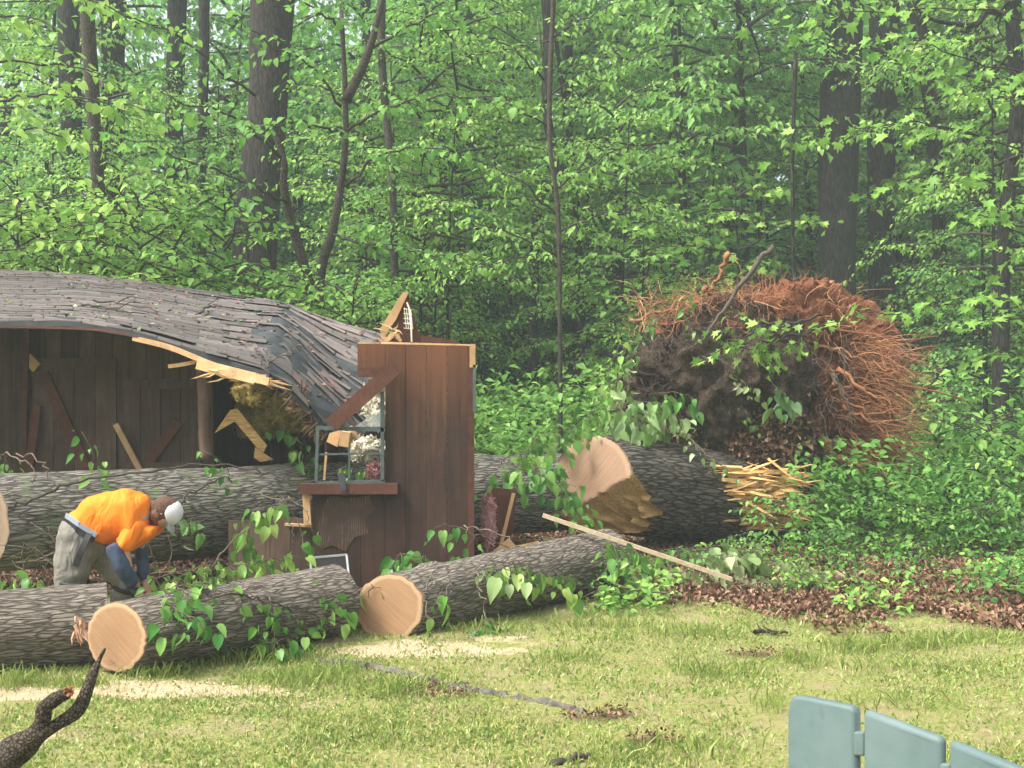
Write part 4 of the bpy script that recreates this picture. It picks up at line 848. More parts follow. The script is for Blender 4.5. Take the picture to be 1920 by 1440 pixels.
# distinct trunks of the photograph (lowest point last)
TT = [
 ('massive double brown trunk behind the cabin roof, broadest tree of the left half', [(520,-160,22),(512,0,22),(500,260,22),(490,510,22)], [.24,.3,.37,.44,.47], 'bark_big', 9.5, 'fol_mid'),
 ('broad dark trunk standing behind the right end of the root plate', [(1585,-120,24),(1578,90,24),(1572,300,24),(1568,560,24)], [.4,.4,.42,.43,.45], 'bark_far', 10, 'fol_light'),
 ('grey brown trunk just right of the broad dark trunk behind the root plate', [(1655,-120,27),(1658,90,27),(1652,300,27),(1654,540,27)], [.3,.32,.34,.36,.38], 'bark_big', 10.5, 'fol_light'),
 ('slim black trunk leaning left at the top, between grey trunk and right edge', [(1700,-100,25),(1728,80,25),(1752,260,25),(1764,530,25)], [.13,.14,.15,.17,.18], 'bark_far', 10, 'fol_light'),
 ('dark trunk by the right edge with a bent limb near the top', [(1895,-120,19),(1900,60,19),(1908,200,19),(1885,420,19),(1878,640,19),(1876,880,19)], [.13,.13,.13,.12,.12,.12], 'bark_far', 9, 'fol_light'),
 ('dim wide trunk half hidden by leaves left of the right edge trunk', [(1830,-100,29),(1835,120,29),(1842,420,29)], [.28,.3,.32], 'bark_far', 11, 'fol_mid'),
 ('slender grey brown trunk in front of the left woods rising from the roof', [(150,-120,16),(166,60,16),(178,260,16),(190,490,16)], [.08,.09,.1,.11], 'bark_thin', 8, 'fol_mid'),
 ('dark trunk close behind the slender left trunk', [(128,-120,24),(130,120,24),(140,500,24)], [.2,.22,.24], 'bark_far', 9, 'fol_mid'),
 ('dark thick trunk between the slender left trunk and the double brown trunk', [(215,-60,27),(212,200,27),(222,500,27)], [.2,.25,.3], 'bark_far', 10, 'fol_mid'),
 ('dark straight trunk third from the left behind the roof', [(335,-100,25),(330,100,25),(326,320,25),(326,520,25)], [.17,.19,.21,.22], 'bark_far', 9, 'fol_light'),
 ('narrow dark trunk just left of the double brown trunk', [(384,-100,24),(382,120,24),(378,300,24),(378,540,24)], [.09,.1,.11,.12], 'bark_far', 9, 'fol_mid'),
 ('curved dark trunk at the far left edge leaning into the frame', [(90,-80,30),(40,120,30),(12,200,30),(-10,480,30)], [.12,.14,.16,.2], 'bark_far', 10, 'fol_light'),
 ('brown snag with pale bark beside the forked sapling, upper middle', [(716,-60,19),(716,120,19),(735,330,19),(740,520,19),(742,700,19)], [.06,.07,.065,.07,.08], 'bark_thin', 8, 'fol_mid'),
 ('very thin black trunk behind the broken roof end', [(690,-80,24),(686,200,24),(678,420,24),(674,640,24)], [.05,.06,.06,.07], 'bark_far', 9, 'fol_far'),
 ('dark trunk in the upper middle above the gable fragment', [(810,-80,26),(812,90,26),(830,310,26),(836,520,26),(838,760,26)], [.1,.1,.1,.11,.12], 'bark_far', 10, 'fol_mid'),
 ('slim dark trunk with thin limbs right of the upper middle', [(878,-80,27),(884,200,27),(893,420,27),(896,700,27)], [.05,.06,.06,.08], 'bark_far', 10, 'fol_far'),
 ('dark trunk rising just right of the window wall', [(975,-80,33),(970,160,33),(965,400,33),(960,620,33),(958,830,33)], [.14,.14,.15,.17,.19], 'bark_far', 12, 'fol_far'),
 ('grey trunk leaning right between the two dark trunks beside the window wall', [(1040,300,34),(1010,480,34),(1000,620,34),(990,830,34)], [.12,.14,.17,.2], 'bark_big', 11, 'fol_light'),
 ('thin reddish trunk right of the window wall, reaching down to pale leaves', [(1040,-60,16),(1030,240,16),(1047,400,16),(1050,620,16),(1052,850,16)], [.025,.03,.03,.035,.04], 'bark_thin', 7, 'fol_light'),
 ('straight dark trunk in the centre of the woods left of the root plate', [(1072,-80,30),(1064,90,30),(1066,280,30),(1072,500,30),(1072,830,30)], [.13,.13,.14,.16,.17], 'bark_far', 12, 'fol_light'),
 ('narrow dark trunk touching the left side of the root plate', [(1110,100,33),(1100,400,33),(1096,800,33)], [.08,.09,.1], 'bark_far', 12, 'fol_far'),
 ('bent trunk with a dark crook in the upper centre', [(1020,-60,24),(1028,60,24),(1026,220,24),(1050,330,24),(1010,380,24),(1000,600,24)], [.12,.12,.1,.1,.12,.14], 'bark_far', 10, 'fol_light'),
 ('thin green black sapling stem above the root plate', [(1492,100,18),(1486,320,18),(1488,560,18)], [.02,.03,.035], 'bark_far', 5, 'fol_mid'),
 ('short dark broken trunk above the root plate tips', [(1392,100,28),(1380,250,28),(1372,420,28),(1376,560,28)], [.06,.12,.13,.15], 'bark_far', 9, 'fol_mid'),
 ('dark trunk under the right end of the root plate', [(1560,700,22),(1562,860,22),(1558,960,22)], [.2,.2,.2], 'bark_far', None, None),
 ('thin trunk right of the black leaning trunk', [(1700,100,31),(1712,350,31),(1718,600,31)], [.08,.1,.12], 'bark_far', 11, 'fol_light'),
]
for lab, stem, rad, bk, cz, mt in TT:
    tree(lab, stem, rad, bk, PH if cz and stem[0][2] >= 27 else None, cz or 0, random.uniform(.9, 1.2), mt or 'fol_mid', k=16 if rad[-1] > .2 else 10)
# second half of the double trunk and the limb of the right edge tree belong to their trees
for o in list(C.collection.objects):
    if o.get('label', '').startswith('massive double'):
        trunk_mesh('trunk', [Vector((at(472,500,22.1).x, 22.1, -.1)), at(468,500,22.1), at(472,380,22.1), at(482,235,22.1), at(492,160,22.1)], [.36,.36,.3,.24,.1], M['bark_big'], o)
    if o.get('label', '').startswith('dark trunk by the right edge'):
        trunk_mesh('limb', [at(1895,30,19), at(1850,22,18.8), at(1832,45,18.6), at(1790,45,18.4), at(1745,35,18.2), at(1710,10,18)], [.06,.055,.05,.04,.03,.02], M['bark_far'], o, 8)
# hand placed trees with their own limbs and leaves
def limb_tree(label, trunks, limbs, r, ls, kind, mt, twig=.6, name='tree', droop=.5, lstep=.1, start=.2, bark='bark_thin', lr=.018, step=.14, cat='tree', thick=1.):
    P0 = [at(*p) for p in trunks[0]]; e = empty(name, (P0[0].x, P0[0].y, 0), label, cat)
    for t in trunks:
        pts = [at(*p) for p in t]
        if t is trunks[0] and pts[0].z > .05 and name == 'tree': pts = [Vector((pts[0].x, pts[0].y, -.05))]+pts
        trunk_mesh('trunk' if name == 'tree' else 'stem', pts, [r, r*.85, r*.6, r*.4], M[bark], e, 10, .06)
    Ps = []; As = []; Ns = []; L = []
    for l in limbs:
        path = curve([at(*p) for p in l], 5); path[1:] += rng.normal(0, .02, (len(path)-1, 3))
        V, F = tube_np(path, [lr, lr*.3], 6); L.append((V, F))
        P, A, N, ln = limb_leaves(path, twig, step, lstep, start, droop=droop, flat=.3); Ps.append(P); As.append(A); Ns.append(N)
        V, F = lines_mesh(ln, .004); L.append((V, F))
    o_ = 0; Vs = []; Fs = []
    for V, F in L: Vs.append(V); Fs.append(F+o_); o_ += len(V)
    mesh_np('limbs', np.vstack(Vs), np.vstack(Fs), M['twig_dark'], e, smooth=True, attr=np.full(len(np.vstack(Fs)), .4))
    P = np.vstack(Ps); V, F, r_ = leaf_mesh(P, np.vstack(As), np.vstack(Ns), ls*rng.uniform(.6, 1.2, len(P)), kind, .25, .3)
    mesh_np('leaves', V, F, M[mt], e, attr=r_); return e
limb_tree('forked sapling with big round pale leaves, curving up behind the broken roof',
    [[(598,555,15),(625,430,15),(645,300,15),(648,200,15),(640,20,15)], [(648,190,15),(690,100,15),(725,-30,15)], [(585,552,15.2),(548,420,15.1),(532,350,15),(530,290,15),(480,180,15)]],
    [[(650,350,15),(700,300,15),(780,277,14.8),(860,285,14.6)], [(648,250,15),(720,200,14.8),(830,185,14.6),(960,180,14.5)], [(640,200,15),(590,130,14.8),(520,90,14.6),(450,40,14.4)],
     [(530,300,15),(470,240,14.6),(380,200,14.3),(300,180,14)], [(540,380,15),(480,350,14.6),(380,310,14.3),(260,270,14),(170,240,13.8)], [(645,60,15),(600,20,14.8),(520,-20,14.6)], [(700,90,15),(780,40,15),(850,20,15)],
     [(620,440,15),(680,455,14.6),(760,470,14.2),(830,480,14)], [(480,180,15),(400,120,14.6),(320,60,14.3),(220,30,14)], [(650,250,15),(600,240,14.5),(560,230,14),(500,240,13.7)]],
    .075, .125, 'wide', 'fol_light', .7, droop=.7, lstep=.09, step=.12, lr=.022)
limb_tree('young linden reaching in from the far left with broad pale leaves', [[(-60,560,13),(-50,300,13),(-40,0,13)]],
    [[(-50,60,13),(20,30,12.6),(90,40,12.2)], [(-50,200,13),(60,180,12.8),(180,190,12.6),(300,210,12.4)], [(-50,260,13),(60,240,12.8),(160,270,12.7),(240,300,12.6)], [(-50,-20,13),(80,-30,12.5),(200,10,12),(320,60,12)], [(-50,120,13),(80,120,13),(200,140,13)]],
    .06, .12, 'wide', 'fol_light', .6, droop=.7, lstep=.09, step=.12)
limb_tree('thin sapling with yellow green tiered leaves in the centre of the woods', [[(1050,840,17.5),(1046,460,17.5),(1030,240,17.5),(1010,40,17.5)]],
    [[(1046,480,17.5),(960,440,17.2),(870,410,17),(800,400,17)], [(1040,400,17.5),(980,340,17),(900,300,17)], [(1035,360,17.5),(1120,300,17),(1200,260,17)], [(1030,240,17.5),(960,200,17),(890,190,16.8)],
     [(1020,150,17.5),(960,90,17),(880,60,17)], [(1020,190,17.5),(1100,130,17),(1180,80,17)], [(1015,80,17.5),(1090,40,17),(1160,0,17)], [(1046,500,17.5),(1000,480,17),(900,500,16.6),(850,520,16.5)], [(1045,440,17.5),(1130,400,17),(1200,390,17)]],
    .03, .12, 'oval', 'fol_light', .75, droop=.7, lstep=.075, step=.12)
limb_tree('bright young maple spreading its boughs over the right side of the root plate', [[(2010,900,12.6),(1990,600,12.6),(1970,300,12.6),(1960,0,12.6)]],
    [[(1985,540,12.6),(1880,560,12.3),(1780,575,12),(1640,590,11.8),(1560,600,11.7)], [(1980,470,12.6),(1890,430,12.3),(1830,400,12.1)], [(1970,300,12.6),(1850,260,12.5),(1720,230,12.3),(1560,250,12.2),(1480,270,12.2)],
     [(1970,150,12.6),(1850,120,12.5),(1720,80,12.3),(1600,90,12.2)], [(1970,360,12.6),(1860,340,12.4),(1740,330,12.2),(1640,350,12.1)], [(1965,60,12.6),(1860,20,12.5),(1700,20,12.4),(1560,30,12.4),(1450,60,12.4)],
     [(1988,620,12.6),(1900,600,12.2),(1820,610,12)], [(1988,680,12.6),(1900,660,12.2),(1850,670,12)], [(1985,400,12.6),(1900,380,11.9),(1850,390,11.7)], [(1975,220,12.6),(1900,170,12.3),(1800,160,12.2)]],
    .06, .15, 'maple', 'fol_light', .55, droop=.35, lstep=.11, step=.13, lr=.012)
limb_tree('leafy maple bough lying across the dark face of the root plate', [[(1560,600,12.0),(1500,630,12.0),(1440,640,12.0)]],
    [[(1540,590,12.0),(1480,605,11.9),(1420,620,11.9),(1370,640,11.9),(1335,665,11.9)], [(1500,630,12),(1440,640,11.9),(1390,660,11.9)], [(1450,610,12.0),(1400,600,11.9),(1360,620,11.9)]],
    .012, .13, 'maple', 'fol_fresh', .33, 'leafy_bough', droop=.5, lstep=.085, step=.085, cat='bough')
# understory filler trees, each a thing; labels by the zone they stand in
zones = [('leafy understory tree in the woods behind the left half of the roof', -100, 420), ('leafy understory tree in the woods behind the broken roof end', 420, 800),
         ('leafy understory tree in the woods between window wall and root plate', 800, 1200), ('leafy understory tree in the woods behind the root plate', 1200, 1640), ('leafy understory tree in the woods near the right edge', 1640, 2020)]
k_ = 0
for lab, x0, x1 in zones:
    nz = int((x1-x0)/23)
    for q in range(nz):
        Y = 15.5+22*((q*.618+.13*random.random()) % 1)**1.2; px = x0+(x1-x0)*((q+random.uniform(.1,.9))/nz); p = random.choice(PU+([PM] if px > 1200 and Y < 24 else [])); Y += 4.5
        if Y < 27 and (340 < px < 700 or 900 < px < 1180 or 1430 < px < 1790): Y += 8
        if 900 < px < 1190: Y = max(Y, 34+random.random()*6)
        mt = random.choice(['fol_mid','fol_mid','fol_light','fol_far','fol_dark'] if Y < 24 else ['fol_far','fol_far','fol_mid','fol_light'])
        if mt not in p.leaf: mt = 'fol_light'
        b0 = gnd(px, Y); sc = random.uniform(.8, 1.25)*(1 if Y < 24 else 1.35)
        e = empty('understory_tree', b0, lab, 'tree', 'understory trees '+lab[lab.index('in the woods'):]); rz = random.uniform(0, 6.28)
        h = {0: 5.2, 1: 7.5, 2: 3.6}.get(PU.index(p) if p in PU else 0)*sc
        trunk_mesh('trunk', [b0-Vector((0,0,.05)), b0+Vector((random.gauss(0,.1),0,h*.5)), b0+Vector((random.gauss(0,.15),0,h*1.05))], [.05*sc, .04*sc, .012], M['bark_far'], e, 7)
        inst(p.leaf[mt], 'crown', e, rz, sc); inst(p.limb, 'limbs', e, rz, sc)
# bright foliage of young trees along the front of the wood
for q in range(26):
    px = -60+2040*((q*.618) % 1); Y = random.uniform(17, 26); zi = [z for z in zones if z[1] <= px < z[2]] or [zones[-1]]; lab = zi[0][0]
    if (px < 340 and q % 2) or 340 < px < 640 or 890 < px < 1140 or 1430 < px < 1790: continue
    p = random.choice(PU[:2]+([PM] if px > 1200 else [])); b0 = gnd(px, Y); sc = random.uniform(.85, 1.1); rz = random.uniform(0, 6.28)
    e = empty('understory_tree', b0, lab, 'tree', 'understory trees '+lab[lab.index('in the woods'):]); h = 7*sc if p is PU[1] else 5.2*sc
    trunk_mesh('trunk', [b0-Vector((0,0,.05)), b0+Vector((random.gauss(0,.1),0,h*.5)), b0+Vector((random.gauss(0,.15),0,h*1.05))], [.04*sc, .03*sc, .01], M['bark_far'], e, 7)
    zz = random.choice((0, 0, 2.2)); inst(p.leaf['fol_light'], 'crown', e, rz, sc, zz); inst(p.limb, 'limbs', e, rz, sc, zz)
# higher crowns deeper in, so the upper frame fills with leaves
for q in range(62):
    Y = random.uniform(24, 46); px = -80+2080*((q*.618) % 1)
    if px < 480 and q % 3: continue
    Y += 14 if Y < 29 and (380 < px < 640 or 1470 < px < 1740) else 0; b0 = gnd(px, Y); sc = random.uniform(.9, 1.3); lab = [z[0] for z in zones if z[1] <= px < z[2]]; lab = (lab or [zones[-1][0]])[0].replace('leafy understory tree', 'taller slim tree')
    e = empty('tall_tree', b0, lab, 'tree', lab[lab.index('in the woods'):]+', tall trees'); rz = random.uniform(0, 6.28); cz = random.uniform(2.5, 7.5)
    trunk_mesh('trunk', [b0-Vector((0,0,.05)), b0+Vector((random.gauss(0,.2),0,6)), b0+Vector((random.gauss(0,.4),0,cz+7*sc))], [random.uniform(.08,.17), .09, .03], M['bark_far'], e, 8)
    inst(PH.leaf[random.choice(['fol_far','fol_mid','fol_light'])], 'crown', e, rz, sc, cz); inst(PH.limb, 'limbs', e, rz, sc, cz)
# far wood reading as one mass
n_ = 90000; Y = rng.uniform(44, 62, n_); X = rng.uniform(-1, 1, n_)*Y*.56; Zz = rng.uniform(0, 1, n_)**1.0*(21)
cl = fbm(np.stack([X*.35, Y*.35, Zz*.45], 1), 50, 4); k = (cl > np.where(X/Y < -.16, .14, -.03))|((Zz < 5)&(rng.random(n_) < .8)); P = np.stack([X, Y, Zz], 1)[k]; n_ = len(P)
A = rand_dirs(n_, -.8, .2); V, F, r = leaf_mesh(P, A, rand_dirs(n_, 0, 1)+np.array((0,-.4,.6)), rng.uniform(.35, .75, n_), 'kite', .3, .3, 1.1)
tag(mesh_np('far_wood', V, F, M['fol_far'], attr=r), kind='stuff')
# undergrowth on the forest floor
PG = []
def under(n_, fx, fy, fz, ls, kind, mt, nm, zk=1.):
    X = fx(n_); Y = fy(n_); X = (X-960)*Y/FPX; Zz = fz(n_); cl = fbm(np.stack([X*1.1, Y*1.1, Zz*1.6], 1), 60, 3); k = cl > (-.16-.25*(Zz < .3) if nm != 'ground_sprigs' else .12); P = np.stack([X, Y, Zz], 1)[k]; m_ = len(P)
    A = rand_dirs(m_, -.5, .3); N = rand_dirs(m_, .2, 1)+np.array((0,-.2,.9)); V, F, r = leaf_mesh(P, A, N, rng.uniform(.6, 1.2, m_)*ls, kind, .25, .3); tag(mesh_np(nm, V, F, M[mt], attr=r), kind='stuff')
U = lambda a, b_: (lambda n_: rng.uniform(a, b_, n_))
under(26000, U(-100, 2050), U(15, 38), lambda n_: rng.random(n_)**1.7*2.2, .17, 'kite', 'fol_far', 'undergrowth')
under(16000, U(850, 1180), U(13.5, 34), lambda n_: rng.random(n_)**1.6*1.9, .12, 'oval', 'fol_mid', 'undergrowth')
under(15000, U(1480, 2000), U(11.2, 24), lambda n_: rng.random(n_)**1.3*1.25, .10, 'oval', 'fol_mid', 'undergrowth')
# shrubs
def shrub(label, px, py, Y, sc, pr, mt, name='shrub', group=None):
    b0 = at(px, py, Y); e = empty(name, (b0.x, b0.y, max(0, b0.z)), label, 'shrub', group); rz = random.uniform(0, 6.28); inst(pr.leaf[mt], 'foliage', e, rz, sc); inst(pr.limb, 'stems', e, rz, sc)
for px, Y, sc, mt in ((1550,10.8,.34,'fol_mid'),(1620,11.6,.55,'fol_mid'),(1710,11.4,.5,'fol_light'),(1780,12.2,.85,'fol_mid'),(1850,11.3,.6,'fol_mid'),(1915,12,.9,'fol_mid'),(1985,11.2,.8,'fol_dark'),(1660,14.6,.8,'fol_dark'),(1760,14.2,1.2,'fol_mid'),(1860,13.4,1.3,'fol_dark'),(1580,15,.8,'fol_dark'),(1930,12.8,1.3,'fol_mid')):
    shrub('dense green shrub at the wood edge right of the root plate', px, HZ+CAMZ*FPX/Y, Y, sc, PS[0], mt, group='shrubs at the wood edge')
for px, Y, sc in ((-40,14.6,1.5),(40,14.9,1.6),(110,15.2,1.5),(260,14.8,1.6),(330,15.0,1.5),(420,14.6,1.5),(190,15.8,1.7),(520,14.2,1.3),(600,14.0,1.2),(660,13.6,1.2)):
    e = gnd(px, Y); shrub('light green bush showing its top over the cabin roof ridge', px, HZ-1.1*FPX/Y if px < 480 else HZ-.2*FPX/Y, Y, sc*.95, PS[0], 'fol_light', group='bushes behind the roof ridge')
for lab, px, Y, sc, mt in (('low maple seedling with flat bright leaves right of the splintered butt', 1585, 9.6, .42, 'fol_fresh'), ('low maple seedling with flat bright leaves farther right on the litter edge', 1720, 9.7, .5, 'fol_fresh'), ('low bright maple seedling nearest the wilted leaves', 1500, 9.3, .4, 'fol_light'), ('low maple seedling at the right edge above the litter', 1890, 9.0, .5, 'fol_mid'), ('small pale seedling alone in the brown leaf litter', 1640, 8.8, .2, 'fol_light')):
    shrub(lab, px, HZ+CAMZ*FPX/Y, Y, sc, PS[1], mt, 'maple_seedling')
under(5200, U(1130, 1990), U(8.3, 10.8), lambda n_: rng.random(n_)**1.5*.28, .07, 'oval', 'fol_mid', 'ground_sprigs')
shrub('glossy green shrub standing in front of the splintered butt', 1455, HZ+CAMZ*FPX/10.8, 10.8, .62, PS[0], 'fol_mid')
shrub('lower green shrub under the splintered butt, left of the glossy shrub', 1390, HZ+CAMZ*FPX/10.3, 10.3, .3, PS[0], 'fol_mid')

# damp hazy air over the whole place
hz_ = bpy.data.meshes.new('haze'); x0, x1, y0, y1, z0, z1 = -340, 340, -80, 640, -1.2, 40
hz_.from_pydata([(a, b_, c_) for a in (x0, x1) for b_ in (y0, y1) for c_ in (z0, z1)], [], [(0,1,3,2),(4,6,7,5),(0,4,5,1),(2,3,7,6),(0,2,6,4),(1,5,7,3)])
m = bpy.data.materials.new('haze'); m.use_nodes = True; n = m.node_tree; n.nodes.remove(n.nodes['Principled BSDF'])
pv = n.nodes.new('ShaderNodeVolumePrincipled'); pv.inputs['Density'].default_value = .0032; pv.inputs['Color'].default_value = (.80,.93,.88,1); n.links.new(pv.outputs[0], n.nodes['Material Output'].inputs['Volume'])
hz_.materials.append(m); o = bpy.data.objects.new('haze', hz_); C.collection.objects.link(o); o['kind'] = 'stuff'
# ---------------------------------------------------------------- broken leafy branches lying on things
def branch(label, pts, ls=.12, mt='fol_fresh', twig=.22, step=.08, lstep=.07, kind='heart', droop=1.3, r=.007, start=.1, name='leafy_branch', width=.88, up=-.2):
    step *= .46; lstep *= .75; r *= .75
    P = curve([at(*p) for p in pts], 5); P[1:-1] += rng.normal(0, .01, (len(P)-2, 3)); e = empty(name, tuple(P[0]), label, 'branch')
    V1, F1 = tube_np(P, [r, r*.4], 6); L, A, N, ln = limb_leaves(P, twig, step, lstep, start, up=up, droop=droop, flat=.35)
    V2, F2 = lines_mesh(ln, .003); mesh_np('twigs', np.vstack([V1, V2]), np.vstack([F1, F2+len(V1)]), M['twig'], e, smooth=True, attr=np.full(len(F1)+len(F2), .5))
    N = N+np.array((0, -.7, .2))+rng.normal(0, .45, N.shape); V, F, r_ = leaf_mesh(L, A, N, ls*.92*rng.uniform(.3, 1.2, len(L)), kind, .4, .45, width); mesh_np('leaves', V, F, M[mt], e, attr=r_)
B = branch
B('small leafy sprig standing on the trunk in front of the left door', [(205,885,9.25),(180,860,9.2),(160,820,9.2)], .11, twig=.16, step=.1)
B('tiny pale sprig on the trunk at the foot of the porch post', [(435,905,9.4),(420,870,9.35),(390,848,9.3)], .09, twig=.12, step=.12)
B('fresh leafy branch inside the broken room above the trunk', [(600,870,10.3),(560,815,10.3),(530,800,10.3)], .12, twig=.25, step=.09, droop=1.6)
B('leafy spray seen through the lower window panes', [(620,890,9.75),(660,870,9.75),(700,885,9.75)], .09, twig=.15, step=.08)
B('pair of hanging leaves on the trunk just right of the white cap', [(320,990,8.7),(345,960,8.7),(362,975,8.7)], .12, 'fol_wilt', .12, .14, droop=1.8)
B('long hanging spray of wilted leaves from the trunk, middle of its length', [(560,935,9.2),(500,950,9.0),(460,985,8.9),(478,1050,8.85)], .14, 'fol_fresh', .16, .10, droop=1.8)
B('hanging leafy spray left of the dark base panel, dropping from the sill corner', [(530,930,9.2),(560,985,9.1),(575,1040,9.0)], .12, 'fol_fresh', .2, .12, droop=1.8, start=.55)
B('leafy tangle hugging the base panel above the middle log', [(380,1075,8.0),(440,1062,8.1),(540,1040,8.3)], .10, twig=.25, step=.06)
B('leafy tangle between the worker and the middle log', [(270,1090,7.7),(330,1075,7.8),(410,1050,8.0)], .11, twig=.28, step=.055)
B('bright leafy tangle lying on top of the left end of the middle log', [(255,1120,6.95),(320,1105,6.85),(380,1090,6.95),(430,1085,7.1)], .11, twig=.26, step=.06)
B('leafy spray running down the front of the middle log', [(290,1130,6.75),(330,1140,6.6),(372,1165,6.5)], .12, twig=.16, step=.09, droop=1.6)
B('trailing branch with hanging leaves along the middle log', [(400,1105,6.95),(480,1120,7.0),(540,1150,7.05),(615,1160,7.2)], .11, twig=.13, step=.13, droop=1.9)
B('long hanging leaf spray reaching the grass at the middle log', [(505,1120,7.1),(510,1165,7.0),(525,1215,6.95)], .12, twig=.14, step=.10, droop=1.7)
B('leafy sprig hanging at the right end of the middle log', [(560,1090,7.5),(600,1110,7.4),(640,1120,7.4)], .12, twig=.16, step=.10, droop=1.7)
B('low leafy bunch on the grass under the middle log', [(470,1215,6.95),(520,1205,7.0),(560,1190,7.1)], .09, twig=.15, step=.07)
B('leafy branch behind the left log at the left edge of the photo', [(-20,1090,7.8),(40,1075,7.8),(85,1100,7.8)], .12, twig=.22, step=.09)
B('thin leafy shoot at far left in front of the porch doors', [(-30,850,9.4),(5,855,9.3),(20,880,9.3)], .09, twig=.14, step=.1)
B('leafy branch against the wall base above the right log', [(860,1070,8.7),(800,1050,8.6),(750,1040,8.6),(735,1060,8.6)], .13, twig=.26, step=.08)
B('branch with a few big leaves arching in front of the window wall', [(960,1030,8.8),(900,1005,8.6),(850,985,8.6),(815,990,8.6)], .13, twig=.16, step=.14, start=.5)
B('wilted pale leaves draped over the middle of the right log', [(870,1075,8.1),(920,1065,8.1),(975,1065,8.2)], .16, 'fol_wilt', .17, .09, droop=1.7)
B('long leafy branch along the right log with drooping leaves', [(900,1050,8.2),(980,1055,8.3),(1040,1070,8.4),(1085,1100,8.4)], .13, twig=.2, step=.09, droop=1.5)
B('small leafy bunch on the grass in front of the right log', [(890,1185,7.7),(915,1165,7.7),(945,1185,7.8)], .11, twig=.13, step=.07)
B('bare stemmed sprig hanging by the cut end of the right log', [(850,1090,7.7),(825,1120,7.55),(818,1150,7.5)], .11, twig=.1, step=.16, droop=1.8)
B('small leaf sprig poking up between the two front logs', [(690,1110,7.7),(700,1090,7.8),(715,1085,7.8)], .09, twig=.12, step=.1)
B('leafy bush like heap of broken twigs at the far end of the right log', [(1080,1120,8.9),(1130,1075,9.0),(1180,1050,9.1)], .09, twig=.38, step=.05, droop=.9, up=.2)
B('low heap of torn green twigs right of the right log', [(1060,1140,8.8),(1120,1110,8.9),(1190,1100,9.1)], .08, twig=.3, step=.05, droop=.8)
B('limp big leaved spray right of the torn twigs heap', [(1180,1060,9.2),(1210,1080,9.1),(1240,1110,9.0)], .17, 'fol_wilt', .22, .09, droop=1.6)
B('leafy curtain left of the sawn butt face, above the lumber strip', [(1060,880,10.6),(1020,880,10.3),(960,880,10.2),(930,905,10.2)], .13, twig=.3, step=.08, droop=1.5)
B('leafy spray hanging below the sawn butt face', [(1040,900,10.4),(1070,935,10.2),(1095,975,10.0),(1110,1000,9.9)], .14, twig=.25, step=.09, droop=1.6)
B('leafy branch rising above the fallen trunk right of the window wall', [(960,870,11.4),(1010,820,11.5),(1080,800,11.6),(1120,760,11.7)], .15, twig=.35, step=.09, droop=1.2)
B('pale leafy heap on top of the stump below the soil', [(1130,800,11.9),(1180,780,11.9),(1240,770,11.9)], .17, 'fol_wilt', .38, .07, droop=1.5)
B('pale upright leafy branch left of the soil mass', [(1160,790,12.2),(1150,730,12.2),(1170,690,12.3)], .14, 'fol_wilt', .3, .09, droop=1.5)
B('pale hanging leaf spray on the upper left of the soil mass', [(1230,590,12.4),(1200,640,12.3),(1175,690,12.3)], .12, 'fol_wilt', .2, .14, droop=1.8)
B('two big leaves on thin twigs in the middle of the soil mass', [(1215,740,12.3),(1270,735,12.2),(1300,750,12.2)], .18, 'fol_fresh', .15, .14, droop=1.6)
B('limp cluster of five pale hanging leaves right on the soil mass', [(1450,720,12.2),(1462,735,12.1),(1475,742,12.1)], .2, 'fol_wilt', .12, .06, droop=2.4)
B('small yellowish sprig hanging beneath the limp pale cluster', [(1390,760,12.2),(1400,775,12.2),(1415,790,12.2)], .11, 'fol_fresh', .13, .1, droop=1.6)
B('vine shoot climbing the top of the soil mass', [(1300,620,12.5),(1285,590,12.5),(1290,560,12.6)], .1, 'fol_fresh', .15, .12)
B('thin brown twig with leaves arching over the splintered wood', [(1260,790,11.9),(1300,830,11.7),(1370,885,11.5)], .1, 'fol_wilt', .12, .16, r=.016, start=.02)
B('wilted pale leaf heap right of the lumber strip', [(1300,1050,9.9),(1370,1040,9.9),(1440,1060,9.9)], .15, 'fol_pale', .3, .06, droop=1.2)
B('wilted yellow green leaves lying on the litter at the strip end', [(1380,1100,9.3),(1450,1095,9.3),(1530,1090,9.4)], .14, 'fol_wilt', .3, .06, kind='maple', droop=1.1)
B('pale wilted maple leaves nearest the seedlings on the litter', [(1430,1050,10.0),(1500,1060,9.9),(1560,1080,9.7)], .14, 'fol_pale', .28, .07, kind='maple', droop=1.1)
B('green leaf sprig under the butt of the fallen tree', [(1200,1050,10.6),(1250,1030,10.6),(1330,1030,10.6)], .12, 'fol_mid', .3, .07)
B('low leaves in the shadow under the right end of the lumber strip', [(1180,1030,10.6),(1230,1060,10.2),(1290,1090,9.6)], .12, 'fol_mid', .25, .08)
B('cream coloured wilted leaf heap in front of the shadow under the butt', [(1250,1075,9.5),(1320,1070,9.6),(1400,1085,9.5)], .12, 'fol_pale', .3, .07, kind='maple', droop=1.0)
B('broad pale green wilted spray above the cream leaf heap', [(1280,1040,10.2),(1340,1025,10.2),(1420,1030,10.1)], .15, 'fol_wilt', .3, .08, droop=1.2)
B('bright leafy top of the torn twigs heap beside the lumber strip', [(1110,1040,8.9),(1150,1020,8.9),(1190,1045,8.8)], .13, 'fol_fresh', .28, .07, droop=1.2)
B('leafy mass at the foot of the torn twigs heap, nearest the lawn', [(1070,1130,8.6),(1120,1135,8.5),(1180,1125,8.6)], .09, 'fol_light', .25, .06, droop=.9)
B('leaf cluster hanging off the left part of the middle log top', [(330,1090,6.8),(350,1120,6.7),(345,1150,6.6)], .11, 'fol_fresh', .18, .08, droop=1.5)
